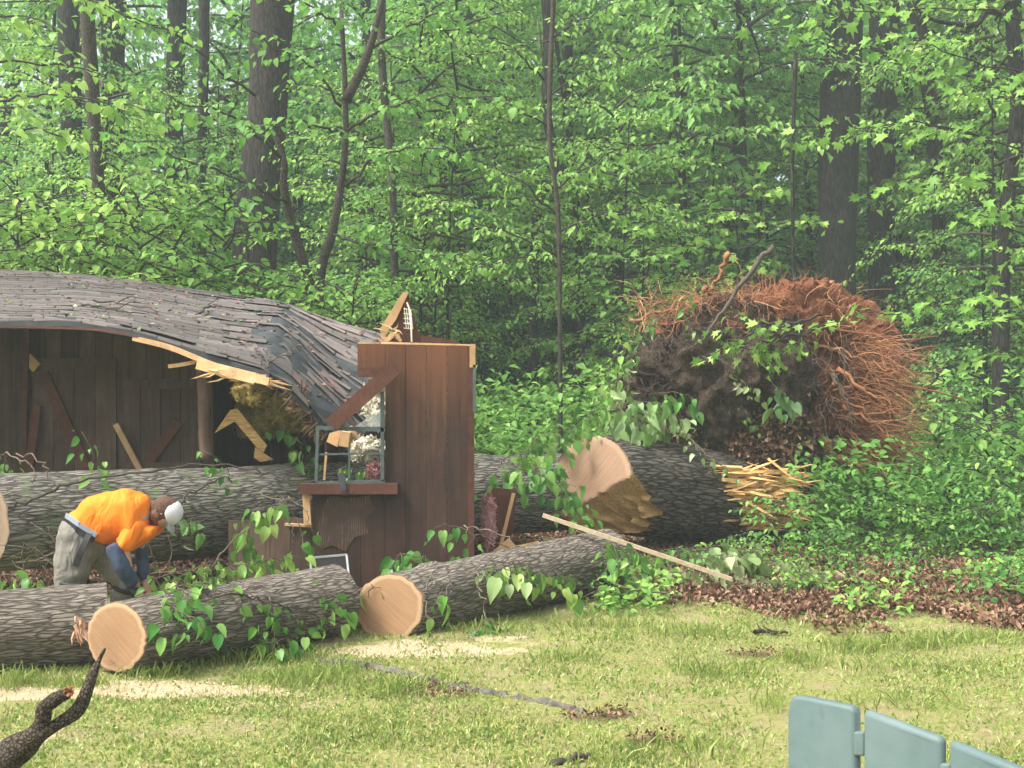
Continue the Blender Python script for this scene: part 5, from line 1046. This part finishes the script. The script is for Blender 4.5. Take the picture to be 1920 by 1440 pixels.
B('bright vine cluster over the upper centre of the soil mass', [(1400,640,12.0),(1440,655,11.95),(1500,640,11.95)], .12, 'fol_light', .3, .07, kind='maple', droop=.9)
B('pale yellowish sprig low in the centre of the soil mass', [(1370,700,12.1),(1395,715,12.0),(1420,735,12.0)], .10, 'fol_pale', .18, .1, droop=1.2)
B('broad pale leaf cluster between the stump top and the soil mass', [(1140,770,11.9),(1200,750,11.9),(1270,780,11.9)], .16, 'fol_wilt', .36, .09, droop=1.4)
B('leafy shoot standing over the left shoulder of the soil mass', [(1150,740,12.2),(1140,700,12.2),(1160,650,12.3)], .11, 'fol_light', .25, .1, droop=1.2)
B('leafy spray leaning against the window wall edge beside the trunk', [(940,870,10.9),(960,850,10.9),(1000,860,11.0)], .12, 'fol_light', .3, .08, droop=1.1)
# vines and bare twigs over the trunk
def vine(label, pp, r=.008, mat='twig'):
    P = curve([at(*p) for p in pp], 6); P[1:-1] += rng.normal(0, .012, (len(P)-2, 3)); V, F = tube_np(P, [r, r*.6], 6); tag(mesh_np('vine', V, F, M[mat], smooth=True, attr=np.full(len(F), random.random())), label, 'vine')
vine('long dark vine rising from the left over the fallen trunk', [(15,950,8.75),(80,930,8.7),(150,900,8.85),(260,885,8.9),(380,870,9.2),(480,882,9.3),(560,910,9.3)], .013, 'twig_dark')
vine('dark vine along the lower trunk side right of the worker', [(340,980,8.75),(400,970,8.85),(480,945,9.05),(545,925,9.2)], .009, 'twig_dark')
vine('dark vine slanting up the trunk beside the cap', [(335,950,8.75),(370,920,8.9),(420,895,9.1)], .01, 'twig_dark')
vine('pale thin looping vine at the upper left trunk end', [(10,850,9.0),(50,865,8.8),(65,890,8.7),(60,905,8.7)], .007)
vine('second pale looping vine near the upper left trunk end', [(30,850,9.0),(80,865,8.8),(90,895,8.7),(105,910,8.7)], .007)
vine('thin vine hanging below the window sill', [(480,925,9.2),(530,945,9.1),(548,1000,9.0),(552,1020,9.0)], .007)
vine('thin pale vine hanging from the sill corner over the base panel', [(540,930,9.2),(575,960,9.1),(585,1000,9.05)], .006)
vine('brown stem looping over the middle log front', [(400,1120,6.75),(460,1115,6.9),(520,1135,7.0),(580,1150,7.2),(620,1175,7.3)], .008, 'twig_dark')
vine('thin stem hanging on the right log above the grass', [(895,1075,8.0),(902,1110,7.9),(912,1150,7.8),(914,1175,7.75)], .006)
vine('long thin stem crossing above the right log', [(870,985,8.8),(920,995,8.7),(980,1030,8.6),(1010,1055,8.6)], .007)
vine('stem bending around the far end of the right log', [(1010,1020,9.0),(1060,1010,9.2),(1095,985,9.4)], .008)
vine('thin stem over the cut end side of the right log', [(815,1070,7.8),(795,1120,7.6),(805,1160,7.5),(810,1195,7.5)], .006)
vine('bare sapling limb leaning behind the worker', [(395,1060,8.5),(370,1100,8.4),(420,1030,8.5),(470,990,8.6)], .009)
vine('thin upright stem at left behind the left log', [(110,1120,8.4),(80,1075,8.3),(130,1030,8.4)], .006, 'twig_dark')
mb = MB()
for q in range(40):
    x = random.uniform(20, 330); y0 = random.uniform(1040, 1110); a = at(x, y0, 8.7); mb.tube(curve([a, a+Vector((random.gauss(0,.1), 0, .12)), a+Vector((random.gauss(0,.2), 0, random.uniform(.1,.35)))], 3), [.006,.003], 4)
thing_mesh(mb, 'brushwood', 'tangle of thin bare twigs in the shade below the left end of the fallen trunk', 'brushwood', M['twig'], True)
# bark slabs and shards torn loose on the left log
mb = MB()
for q in range(14): shard(mb, at(random.uniform(138,160), random.uniform(1150,1190), 6.52), Vector((random.gauss(.2,.3), -.2, -1+random.gauss(0,.3))), random.uniform(.04,.1), .01, .005)
thing_mesh(mb, 'bark_splinters', 'small orange splinters torn from the bark of the left log', 'splinters', mat_plain('inner_bark', (.42,.2,.12), (.6,.36,.25), 20))
# ---------------------------------------------------------------- plastic adirondack chair
m, n, b = newmat('grey_green_plastic'); f = noise(n, coords(n), 14, 5, .6); f2 = noise(n, coords(n), 3, 4, .6)
c = ramp(n, math_(n, 'ADD', math_(n, 'MULTIPLY', f, .4), math_(n, 'MULTIPLY', f2, .6)), [(.3, (.075,.115,.115)), (.5, (.10,.148,.148)), (.72, (.135,.185,.185))])
st = ramp(n, noise(n, coords(n, (6,6,3)), 4, 5, .7), [(.60, (0,0,0)), (.68, (1,1,1))]); c = mixc(n, math_(n, 'MULTIPLY', st, .5), c, (.08,.12,.12))
n.links.new(c, b.inputs['Base Color']); b.inputs['Roughness'].default_value = .5; bump(n, b, noise(n, coords(n), 220, 3), .12, .002); M['plastic'] = m
ca = at(1475, 1305, 1.95)
chair = empty('garden_chair', (.75, 1.8, 0), 'weathered grey green plastic slat back garden chair at the lower right corner', 'chair')
def slab(name, outline_pts, th, nrm, bev=.012, par=chair):
    me = bpy.data.meshes.new(name); n_ = len(outline_pts); nv = Vector(nrm).normalized()*th
    me.from_pydata([tuple(p) for p in outline_pts]+[tuple(Vector(p)+nv) for p in outline_pts], [], [tuple(range(n_)), tuple(range(2*n_-1, n_-1, -1))]+[(i, i+n_, (i+1) % n_+n_, (i+1) % n_) for i in range(n_)]); me.update()
    o = link(name, me, M['plastic'], par); bv = o.modifiers.new('bevel', 'BEVEL'); bv.width = bev; bv.segments = 4; bv.limit_method = 'ANGLE'; bv.angle_limit = R(50)
    for p in me.polygons: p.use_smooth = True
    return o
def plane_pt(px, py):   # back plane: vertical, yawed
    f = (px-1475)/445; Y = 2.08-.40*f; return at(px, py, Y)
nr = (plane_pt(1900,1400)-plane_pt(1475,1400)).cross(Vector((0,0,-1))).normalized()
if nr.y < 0: nr = -nr
zb = 2250
def slat(x0, x1, y0, y1, rl=0, rr=0):
    tl = (x1-x0); sl_ = (y1-y0)/(x1-x0); pts = []
    if rl: pts += [plane_pt(x0, y0+rl+(8)), plane_pt(x0+rl*.13, y0+rl*.42), plane_pt(x0+rl*.45, y0+rl*.1), plane_pt(x0+rl, y0+rl*sl_*.6)]
    else: pts += [plane_pt(x0, y0)]
    pts += [plane_pt(x1-10, y1-10*sl_), plane_pt(x1-2, y1+4), plane_pt(x1, y1+12)]
    pts += [plane_pt(x1, zb), plane_pt(x0, zb)]; return slab('back_slat', pts[::-1], .022, nr)
slat(1475, 1602, 1303, 1326, 26); slat(1616, 1764, 1330, 1384); slat(1777, 1935, 1388, 1450); slat(1949, 2110, 1462, 1560); slat(2124, 2290, 1575, 1690)
for px, y0 in ((1609,1372),(1770,1432),(1942,1515)):
    for dy in (0, 250, 520): slab('slat_bridge', [plane_pt(px-10, y0+dy), plane_pt(px+10, y0+dy), plane_pt(px+10, y0+46+dy), plane_pt(px-10, y0+46+dy)][::-1], .014, nr, .004)
# seat, arms and legs below and beyond the frame
ex = (plane_pt(1900,1400)-plane_pt(1475,1400)).normalized(); ex.z = 0; o0 = Vector((plane_pt(1475, zb).x, plane_pt(1475, zb).y, .33)); Wd = .58
def cb(name, a, sx_, sy_, sz_):
    q = [o0+ex*a[0]+nr*a[1]+Vector((0,0,a[2])), None]; p = q[0]; slab(name, [p, p+ex*sx_, p+ex*sx_+nr*sy_, p+nr*sy_], sz_, (0,0,1), .008)
for q in range(5): cb('seat_slat', (0, .04+q*.1, .02-.012*q), Wd, .085, .02)
for s_ in (-.07, Wd-.02): cb('armrest', (s_, -.02, .27), .11, .66, .022)
for s_ in (-.02, Wd-.03): cb('leg', (s_, .48, -.33), .05, .05, .60); cb('leg', (s_, .0, -.33), .05, .06, .60)
# ---------------------------------------------------------------- the crouching worker
YM = 8.05
def A3(px, py, dy=0): return at(px, py, YM+dy)
def skin(name, nodes, edges, mat, parent, sub=2, root=0):
    """nodes: (px,py,dy,rx,ry); one continuous skinned surface"""
    me = bpy.data.meshes.new(name); V = [tuple(A3(a, b_, c_)) for a, b_, c_, *_ in nodes]; me.from_pydata(V, edges, [])
    o = bpy.data.objects.new(name, me); C.collection.objects.link(o)
    sk = o.modifiers.new('skin', 'SKIN'); sk.use_smooth_shade = True
    for i, nd_ in enumerate(nodes): me.skin_vertices[0].data[i].radius = (nd_[3], nd_[4] if len(nd_) > 4 else nd_[3])
    me.skin_vertices[0].data[root].use_root = True
    su = o.modifiers.new('sub', 'SUBSURF'); su.levels = sub; su.render_levels = sub
    bpy.context.view_layer.update(); dg = bpy.context.evaluated_depsgraph_get(); me2 = bpy.data.meshes.new_from_object(o.evaluated_get(dg)); bpy.data.objects.remove(o)
    me2.name = name; me2.materials.clear(); 
    return link(name, me2, mat, parent)
def wrinkle(o, amp, sc, seed):
    me = o.data; n_ = len(me.vertices); V = np.empty(n_*3, np.float32); me.vertices.foreach_get('co', V); V = V.reshape(-1, 3); N = np.empty(n_*3, np.float32); me.vertices.foreach_get('normal', N); N = N.reshape(-1, 3)
    d = fbm(V*np.array(sc)+seed, seed, 3); d = 1-2*np.abs(d); V = V+N*(d*amp)[:,None]; me.vertices.foreach_set('co', V.ravel().astype(np.float32)); me.update()
def loft(name, secs, mat, parent, k=40, closed=True, sub=1):
    """secs: (px,py,dy, in-plane half width, depth half width, tangent angle deg in picture) rings perpendicular to the path"""
    rings = []
    for px, py, dy, a, b_, ang in secs:
        c = A3(px, py, dy); t = R(ang); u = Vector((math.cos(t), 0, math.sin(t))); v = Vector((0, 1, 0))
        th = np.linspace(0, 2*np.pi, k, endpoint=False); rings.append(np.array([tuple(c+u*a*math.copysign(abs(math.cos(x))**.85, math.cos(x))+v*b_*math.copysign(abs(math.sin(x))**.85, math.sin(x))) for x in th]))
    Rg = np.array(rings); n_ = len(rings); out = []
    for i in range(k):  # smooth along the path
        out.append(curve(list(Rg[:, i]), 6))
    V = np.array(out).transpose(1, 0, 2); n2 = V.shape[0]; V = V.reshape(-1, 3)
    i = np.arange(n2-1)[:,None]*k; j = np.arange(k)[None]; j2 = (j+1) % k; F = np.stack([i+j, i+k+j, i+k+j2, i+j2], -1).reshape(-1, 4)
    if closed:
        c0 = len(V); V = np.vstack([V, V[:k].mean(0), V[-k:].mean(0)]); e = []
        for a in range(0, k, 2): e += [(a, (a+1) % k, (a+2) % k, c0), ((n2-1)*k+(a+2) % k, (n2-1)*k+(a+1) % k, (n2-1)*k+a, c0+1)]
        F = np.vstack([F, np.array(e)])
    return mesh_np(name, V, F, mat, parent, smooth=True)
def cloth(name, col, col2, sc=14, rough=.85, bs=.4):
    m = mat_plain(name, col, col2, sc, rough=rough, bs=bs, rv=0); 
    for nn in m.node_tree.nodes:
        if nn.type == 'ATTRIBUTE': nn.attribute_name = 'none'
    hs = [q for q in m.node_tree.nodes if q.type == 'HUE_SAT'][0]; 
    for l in list(hs.inputs['Value'].links): m.node_tree.links.remove(l)
    hs.inputs['Value'].default_value = 1; return m
person = empty('person', gnd(190, YM), 'crouching worker in bright orange shirt, grey trousers and white cap bending over the logs', 'person')
skinm = cloth('skin', (.42,.22,.15), (.52,.30,.21), 20, .55, .1)
# body: one continuous surface, pelvis first
nodes = [(158,992,.0,.13,.15),(185,965,.0,.13,.15),(222,962,.0,.11,.13),(256,962,.0,.10,.13),(284,962,.0,.06,.06),(300,962,.0,.055,.055),
         (262,975,-.12,.05,.05),(234,1024,-.18,.035,.035),(243,1078,-.19,.03,.03),(259,1104,-.14,.025,.02),
         (268,975,.12,.045,.045),(263,1020,.20,.032,.032),(272,1080,.16,.028,.028),(276,1106,.12,.03,.02),
         (150,1025,-.10,.08,.08),(138,1075,-.11,.06,.06),(128,1150,-.10,.045,.045),(122,1190,-.10,.045,.045),(140,1196,-.12,.04,.035),
         (185,1025,.09,.07,.07),(228,1082,.10,.05,.05),(215,1150,.12,.055,.055),(205,1190,.12,.045,.045),(225,1196,.12,.04,.035)]
edges = [(0,1),(1,2),(2,3),(3,4),(4,5),(3,6),(6,7),(7,8),(8,9),(3,10),(10,11),(11,12),(12,13),(0,14),(14,15),(15,16),(16,17),(17,18),(0,19),(19,20),(20,21),(21,22),(22,23)]
# fingers: unequal, curled
def fingers(h, wrist, d):
    for q, (ox, L) in enumerate(((-5,10),(-1.5,13),(2,12),(5,10))):
        i0 = len(nodes); nodes.append((h[0]+ox, h[1]+5, h[2]-.01, .010, .010)); nodes.append((h[0]+ox+4, h[1]+5+L*.6, h[2]-.02, .009, .009)); nodes.append((h[0]+ox+3, h[1]+5+L, h[2], .008, .008)); edges.extend([(wrist, i0), (i0, i0+1), (i0+1, i0+2)])
    i0 = len(nodes); nodes.append((h[0]-8, h[1]+2, h[2]-.03, .011, .011)); nodes.append((h[0]-9, h[1]+8, h[2]-.04, .009, .009)); edges.extend([(wrist, i0), (i0, i0+1)])
fingers((259,1104,-.14), 9, 1); fingers((276,1106,.12), 13, 1)
body = skin('body', nodes, edges, skinm, person)
# head with nose, chin, ears, tucked chin
def sph(c, r, rot, mat, name, parent, fn=None, sub=4):
    import bmesh
    bm = bmesh.new(); bmesh.ops.create_icosphere(bm, subdivisions=sub, radius=1); V = np.array([v.co[:] for v in bm.verts]); Fs = np.array([[v.index for v in f.verts] for f in bm.faces]); bm.free()
    if fn: V = fn(V)
    W = (V*np.array(r))@np.array(rot.to_3x3()).T+np.array(c); return mesh_np(name, W, Fs, mat, parent, smooth=True)
HR = Matrix.Rotation(R(62), 3, 'Y')      # local +X is the way the face looks, +Z the crown of the head
def face(V):
    V = V.copy(); x, y, z = V[:,0], V[:,1], V[:,2]
    fr_ = np.clip(x, 0, 1)
    V[:,0] += .22*np.exp(-((y/.16)**2+((z+.12)/.16)**2))*(x > 0)          # nose
    V[:,0] -= .10*np.exp(-(((np.abs(y)-.35)/.16)**2+((z-.08)/.12)**2))*(x > 0)   # eye sockets
    V[:,0] += .10*np.exp(-((y/.3)**2+((z+.75)/.2)**2))*(x > 0)            # chin
    V[:,0] += .05*np.exp(-((y/.25)**2+((z+.45)/.07)**2))*(x > 0)          # lips
    V[:,1] += np.sign(y)*.16*np.exp(-(((x+.02)/.14)**2+((z+.05)/.22)**2))*(np.abs(y) > .6)
    V[:,1] *= 1-.22*np.clip(-z, 0, 1); return V
hc = A3(309, 961)
HR = Matrix.Rotation(R(80), 3, 'Y')
head = sph(hc, (.10,.076,.122), HR, skinm, 'head', person, face)
hair_m = cloth('dark_hair', (.03,.018,.012), (.14,.07,.04), 60, .8, .8)
sph(hc+HR@Vector((-.018,0,.004)), (.100,.086,.116), HR, hair_m, 'hair', person, lambda V: V*(1+.06*fbm(V*6, 4, 3))[:,None])
scarf = sph(A3(298, 962), (.06,.085,.09), Matrix.Rotation(R(20), 3, 'Y'), cloth('patterned_neck_scarf', (.06,.03,.02), (.34,.17,.11), 45, .9, .6), 'neck_scarf', person, lambda V: V*(1+.12*fbm(V*4, 6, 3))[:,None])
capm = cloth('white_cap', (.55,.56,.57), (.72,.72,.72), 8, .7, .2)
def capf(V):
    V = V.copy(); V[:,2] = np.maximum(V[:,2], -.12); return V
cap = sph(hc+HR@Vector((.002,0,.036)), (.098,.084,.098), HR, capm, 'cap', person, capf)
# peak
pk = hc+HR@Vector((.10,0,.035)); th = np.linspace(-1.25, 1.25, 13); Vp = []
for s_ in (0, 1):
    for a in th: Vp.append(hc+HR@Vector((.085+.075*math.cos(a)*1.0-(0 if s_ else 0), .078*math.sin(a), .028-.012*s_+.012*math.cos(a*1.3))))
for s_ in (0, 1):
    for a in th: Vp.append(hc+HR@Vector((.07, .078*math.sin(a), .030-.012*s_)))
Fp = []
for a in range(12): Fp += [(a, a+1, 26+a+1, 26+a), (13+a+1, 13+a, 39+a, 39+a+1), (a+1, a, 13+a, 13+a+1)]
mesh_np('cap_peak', np.array([tuple(v) for v in Vp]), np.array(Fp), cloth('cap_peak_grey', (.35,.36,.38), (.5,.5,.52), 8), cap, smooth=True)
# trousers
trm = cloth('grey_khaki_trousers', (.135,.125,.108), (.25,.23,.20), 7, .9, .5)
tr = [(160,985,.0,.17,.16),(152,1002,.0,.185,.18),(140,1038,-.09,.15,.13),(136,1072,-.11,.125,.115),(130,1105,-.11,.095,.095),(126,1165,-.11,.085,.085),(124,1188,-.11,.08,.08),
      (186,1025,.08,.14,.13),(218,1068,.10,.115,.105),(240,1096,.11,.085,.085),(222,1140,.13,.075,.075),(212,1180,.13,.075,.075)]
trousers = skin('trousers', tr, [(0,1),(1,2),(2,3),(3,4),(4,5),(5,6),(1,7),(7,8),(8,9),(9,10),(10,11)], trm, person, 3, 1); wrinkle(trousers, .018, (8,8,14), 3)
# shirt: lofted hunched torso, sleeves
orange = cloth('orange_shirt', (.82,.19,.008), (.90,.235,.012), 3, .75, .12)
sh = [(163,997,0,.15,.13,-36),(167,993,0,.195,.165,-36),(180,985,0,.205,.18,-42),(200,974,0,.21,.195,-52),(222,967,0,.215,.205,-63),(243,963,0,.205,.215,-75),(260,967,0,.195,.22,-82),(276,971,0,.16,.19,-88),(288,974,0,.10,.12,-92)]
for mm, sc_, ds in ((orange, 3.5, .032), (trm, 5, .026)):
    nn = mm.node_tree; bb = nn.nodes['Principled BSDF']; f_ = noise(nn, coords(nn, (1.6, 1, .7)), sc_, 2, .5, 2.2); old = bb.inputs['Normal'].links[0].from_socket
    x_ = nd(nn, 'ShaderNodeBump', Strength=1.0, Distance=ds); nn.links.new(f_, x_.inputs['Height']); nn.links.new(old, x_.inputs['Normal']); nn.links.new(x_.outputs[0], bb.inputs['Normal'])
shirt = loft('shirt', sh, orange, person); wrinkle(shirt, .026, (5.5,2.5,3.2), 11)
sl = [(262,972,-.09,.10,.085),(250,995,-.13,.09,.075),(238,1018,-.17,.07,.065),(230,1034,-.19,.055,.05)]
s1 = skin('sleeve', sl, [(0,1),(1,2),(2,3)], orange, shirt, 3); wrinkle(s1, .010, (10,8,8), 5); s1.matrix_parent_inverse = Matrix.Identity(4)
sl = [(270,980,.12,.10,.10),(266,1000,.19,.09,.09),(262,1016,.21,.08,.07)]
s2 = skin('sleeve', sl, [(0,1),(1,2)], orange, shirt, 2); s2.matrix_parent_inverse = Matrix.Identity(4)
# draped front of the shirt hanging down
mb = MB(); mb.poly([A3(x, y, -.16) for x, y in ((212,1012),(250,985),(289,990),(284,1006),(262,1019),(244,1030),(230,1042),(222,1028))], .28); dr = mb.build('shirt_front', orange, person); dr.parent = shirt; dr.matrix_parent_inverse = Matrix.Identity(4)
bv = dr.modifiers.new('bevel', 'BEVEL'); bv.width = .03; bv.segments = 4
for p in dr.data.polygons: p.use_smooth = True
navy = cloth('navy_sleeve', (.022,.035,.065), (.07,.095,.15), 12, .8, .4)
fa = skin('forearm_sleeve', [(210,1020,-.19,.055,.06),(222,1048,-.22,.06,.058),(236,1075,-.20,.058,.055),(252,1098,-.16,.048,.045)], [(0,1),(1,2),(2,3)], navy, person, 3); wrinkle(fa, .007, (14,10,14), 8)
gl = skin('glove', [(250,1096,-.15,.05,.04),(259,1106,-.13,.045,.03),(266,1112,-.14,.014,.014),(271,1119,-.14,.012,.012),(262,1114,-.15,.014,.014),(266,1122,-.15,.012,.012),(258,1115,-.13,.014,.014),(261,1124,-.13,.012,.012),(254,1114,-.12,.013,.013),(256,1122,-.11,.011,.011),(250,1108,-.18,.013,.013),(252,1115,-.19,.011,.011)],
     [(0,1),(1,2),(2,3),(1,4),(4,5),(1,6),(6,7),(1,8),(8,9),(0,10),(10,11)], cloth('dark_glove', (.02,.025,.035), (.06,.07,.09), 20), person)
skin('forearm_sleeve', [(262,1020,.21,.05,.05),(268,1060,.19,.05,.05),(274,1092,.14,.042,.042)], [(0,1),(1,2)], navy, person)
# belt, strap, knee straps, boots, undershirt
blk = cloth('black_webbing', (.012,.012,.012), (.035,.035,.035), 20, .6)
mb = MB(); mb.bar(A3(119,975,-.10), A3(144,993,-.185), .04, .012, (0,0,1)); mb.bar(A3(144,993,-.185), A3(176,1013,-.19), .04, .012, (0,0,1)); mb.build('belt', blk, person)
mb = MB(); mb.bar(A3(123,968,-.10), A3(148,985,-.178), .05, .01, (0,0,1)); mb.bar(A3(148,985,-.178), A3(180,1005,-.18), .04, .01, (0,0,1)); mb.build('waistband', cloth('blue_grey_shirt_tail', (.20,.24,.32), (.34,.38,.45), 9), person)
mb = MB(); P = curve([A3(168,1000,-.205),A3(158,1020,-.235),(A3(150,1038,-.245)),A3(141,1062,-.24)], 6)
for q in range(len(P)-1): mb.bar(P[q], P[q+1], .045, .008, (0,-1,.0) if 0 else (1,0,0))
mb.build('strap', blk, person)
def ring(c, rx, ry, tilt, nm):
    P = [c+Matrix.Rotation(R(tilt), 3, 'Y')@Vector((rx*math.cos(a), ry*math.sin(a), 0)) for a in np.linspace(0, 2*math.pi, 25)]
    V, F = tube_np(P, .017, 8, cap=False); mesh_np(nm, V, F, blk, person, smooth=True)
ring(A3(141,1093,-.12), .108, .105, 10, 'knee_strap'); ring(A3(236,1104,.11), .098, .092, 20, 'knee_strap')
bt = cloth('brown_boot', (.06,.035,.02), (.12,.07,.045), 10, .6)
for x, dy in ((128,-.11),(216,.13)): skin('boot', [(x,1186,dy,.06,.06),(x+2,1200,dy,.055,.05),(x+26,1203,dy,.05,.042),(x+40,1205,dy,.04,.032)], [(0,1),(1,2),(2,3)], bt, person)
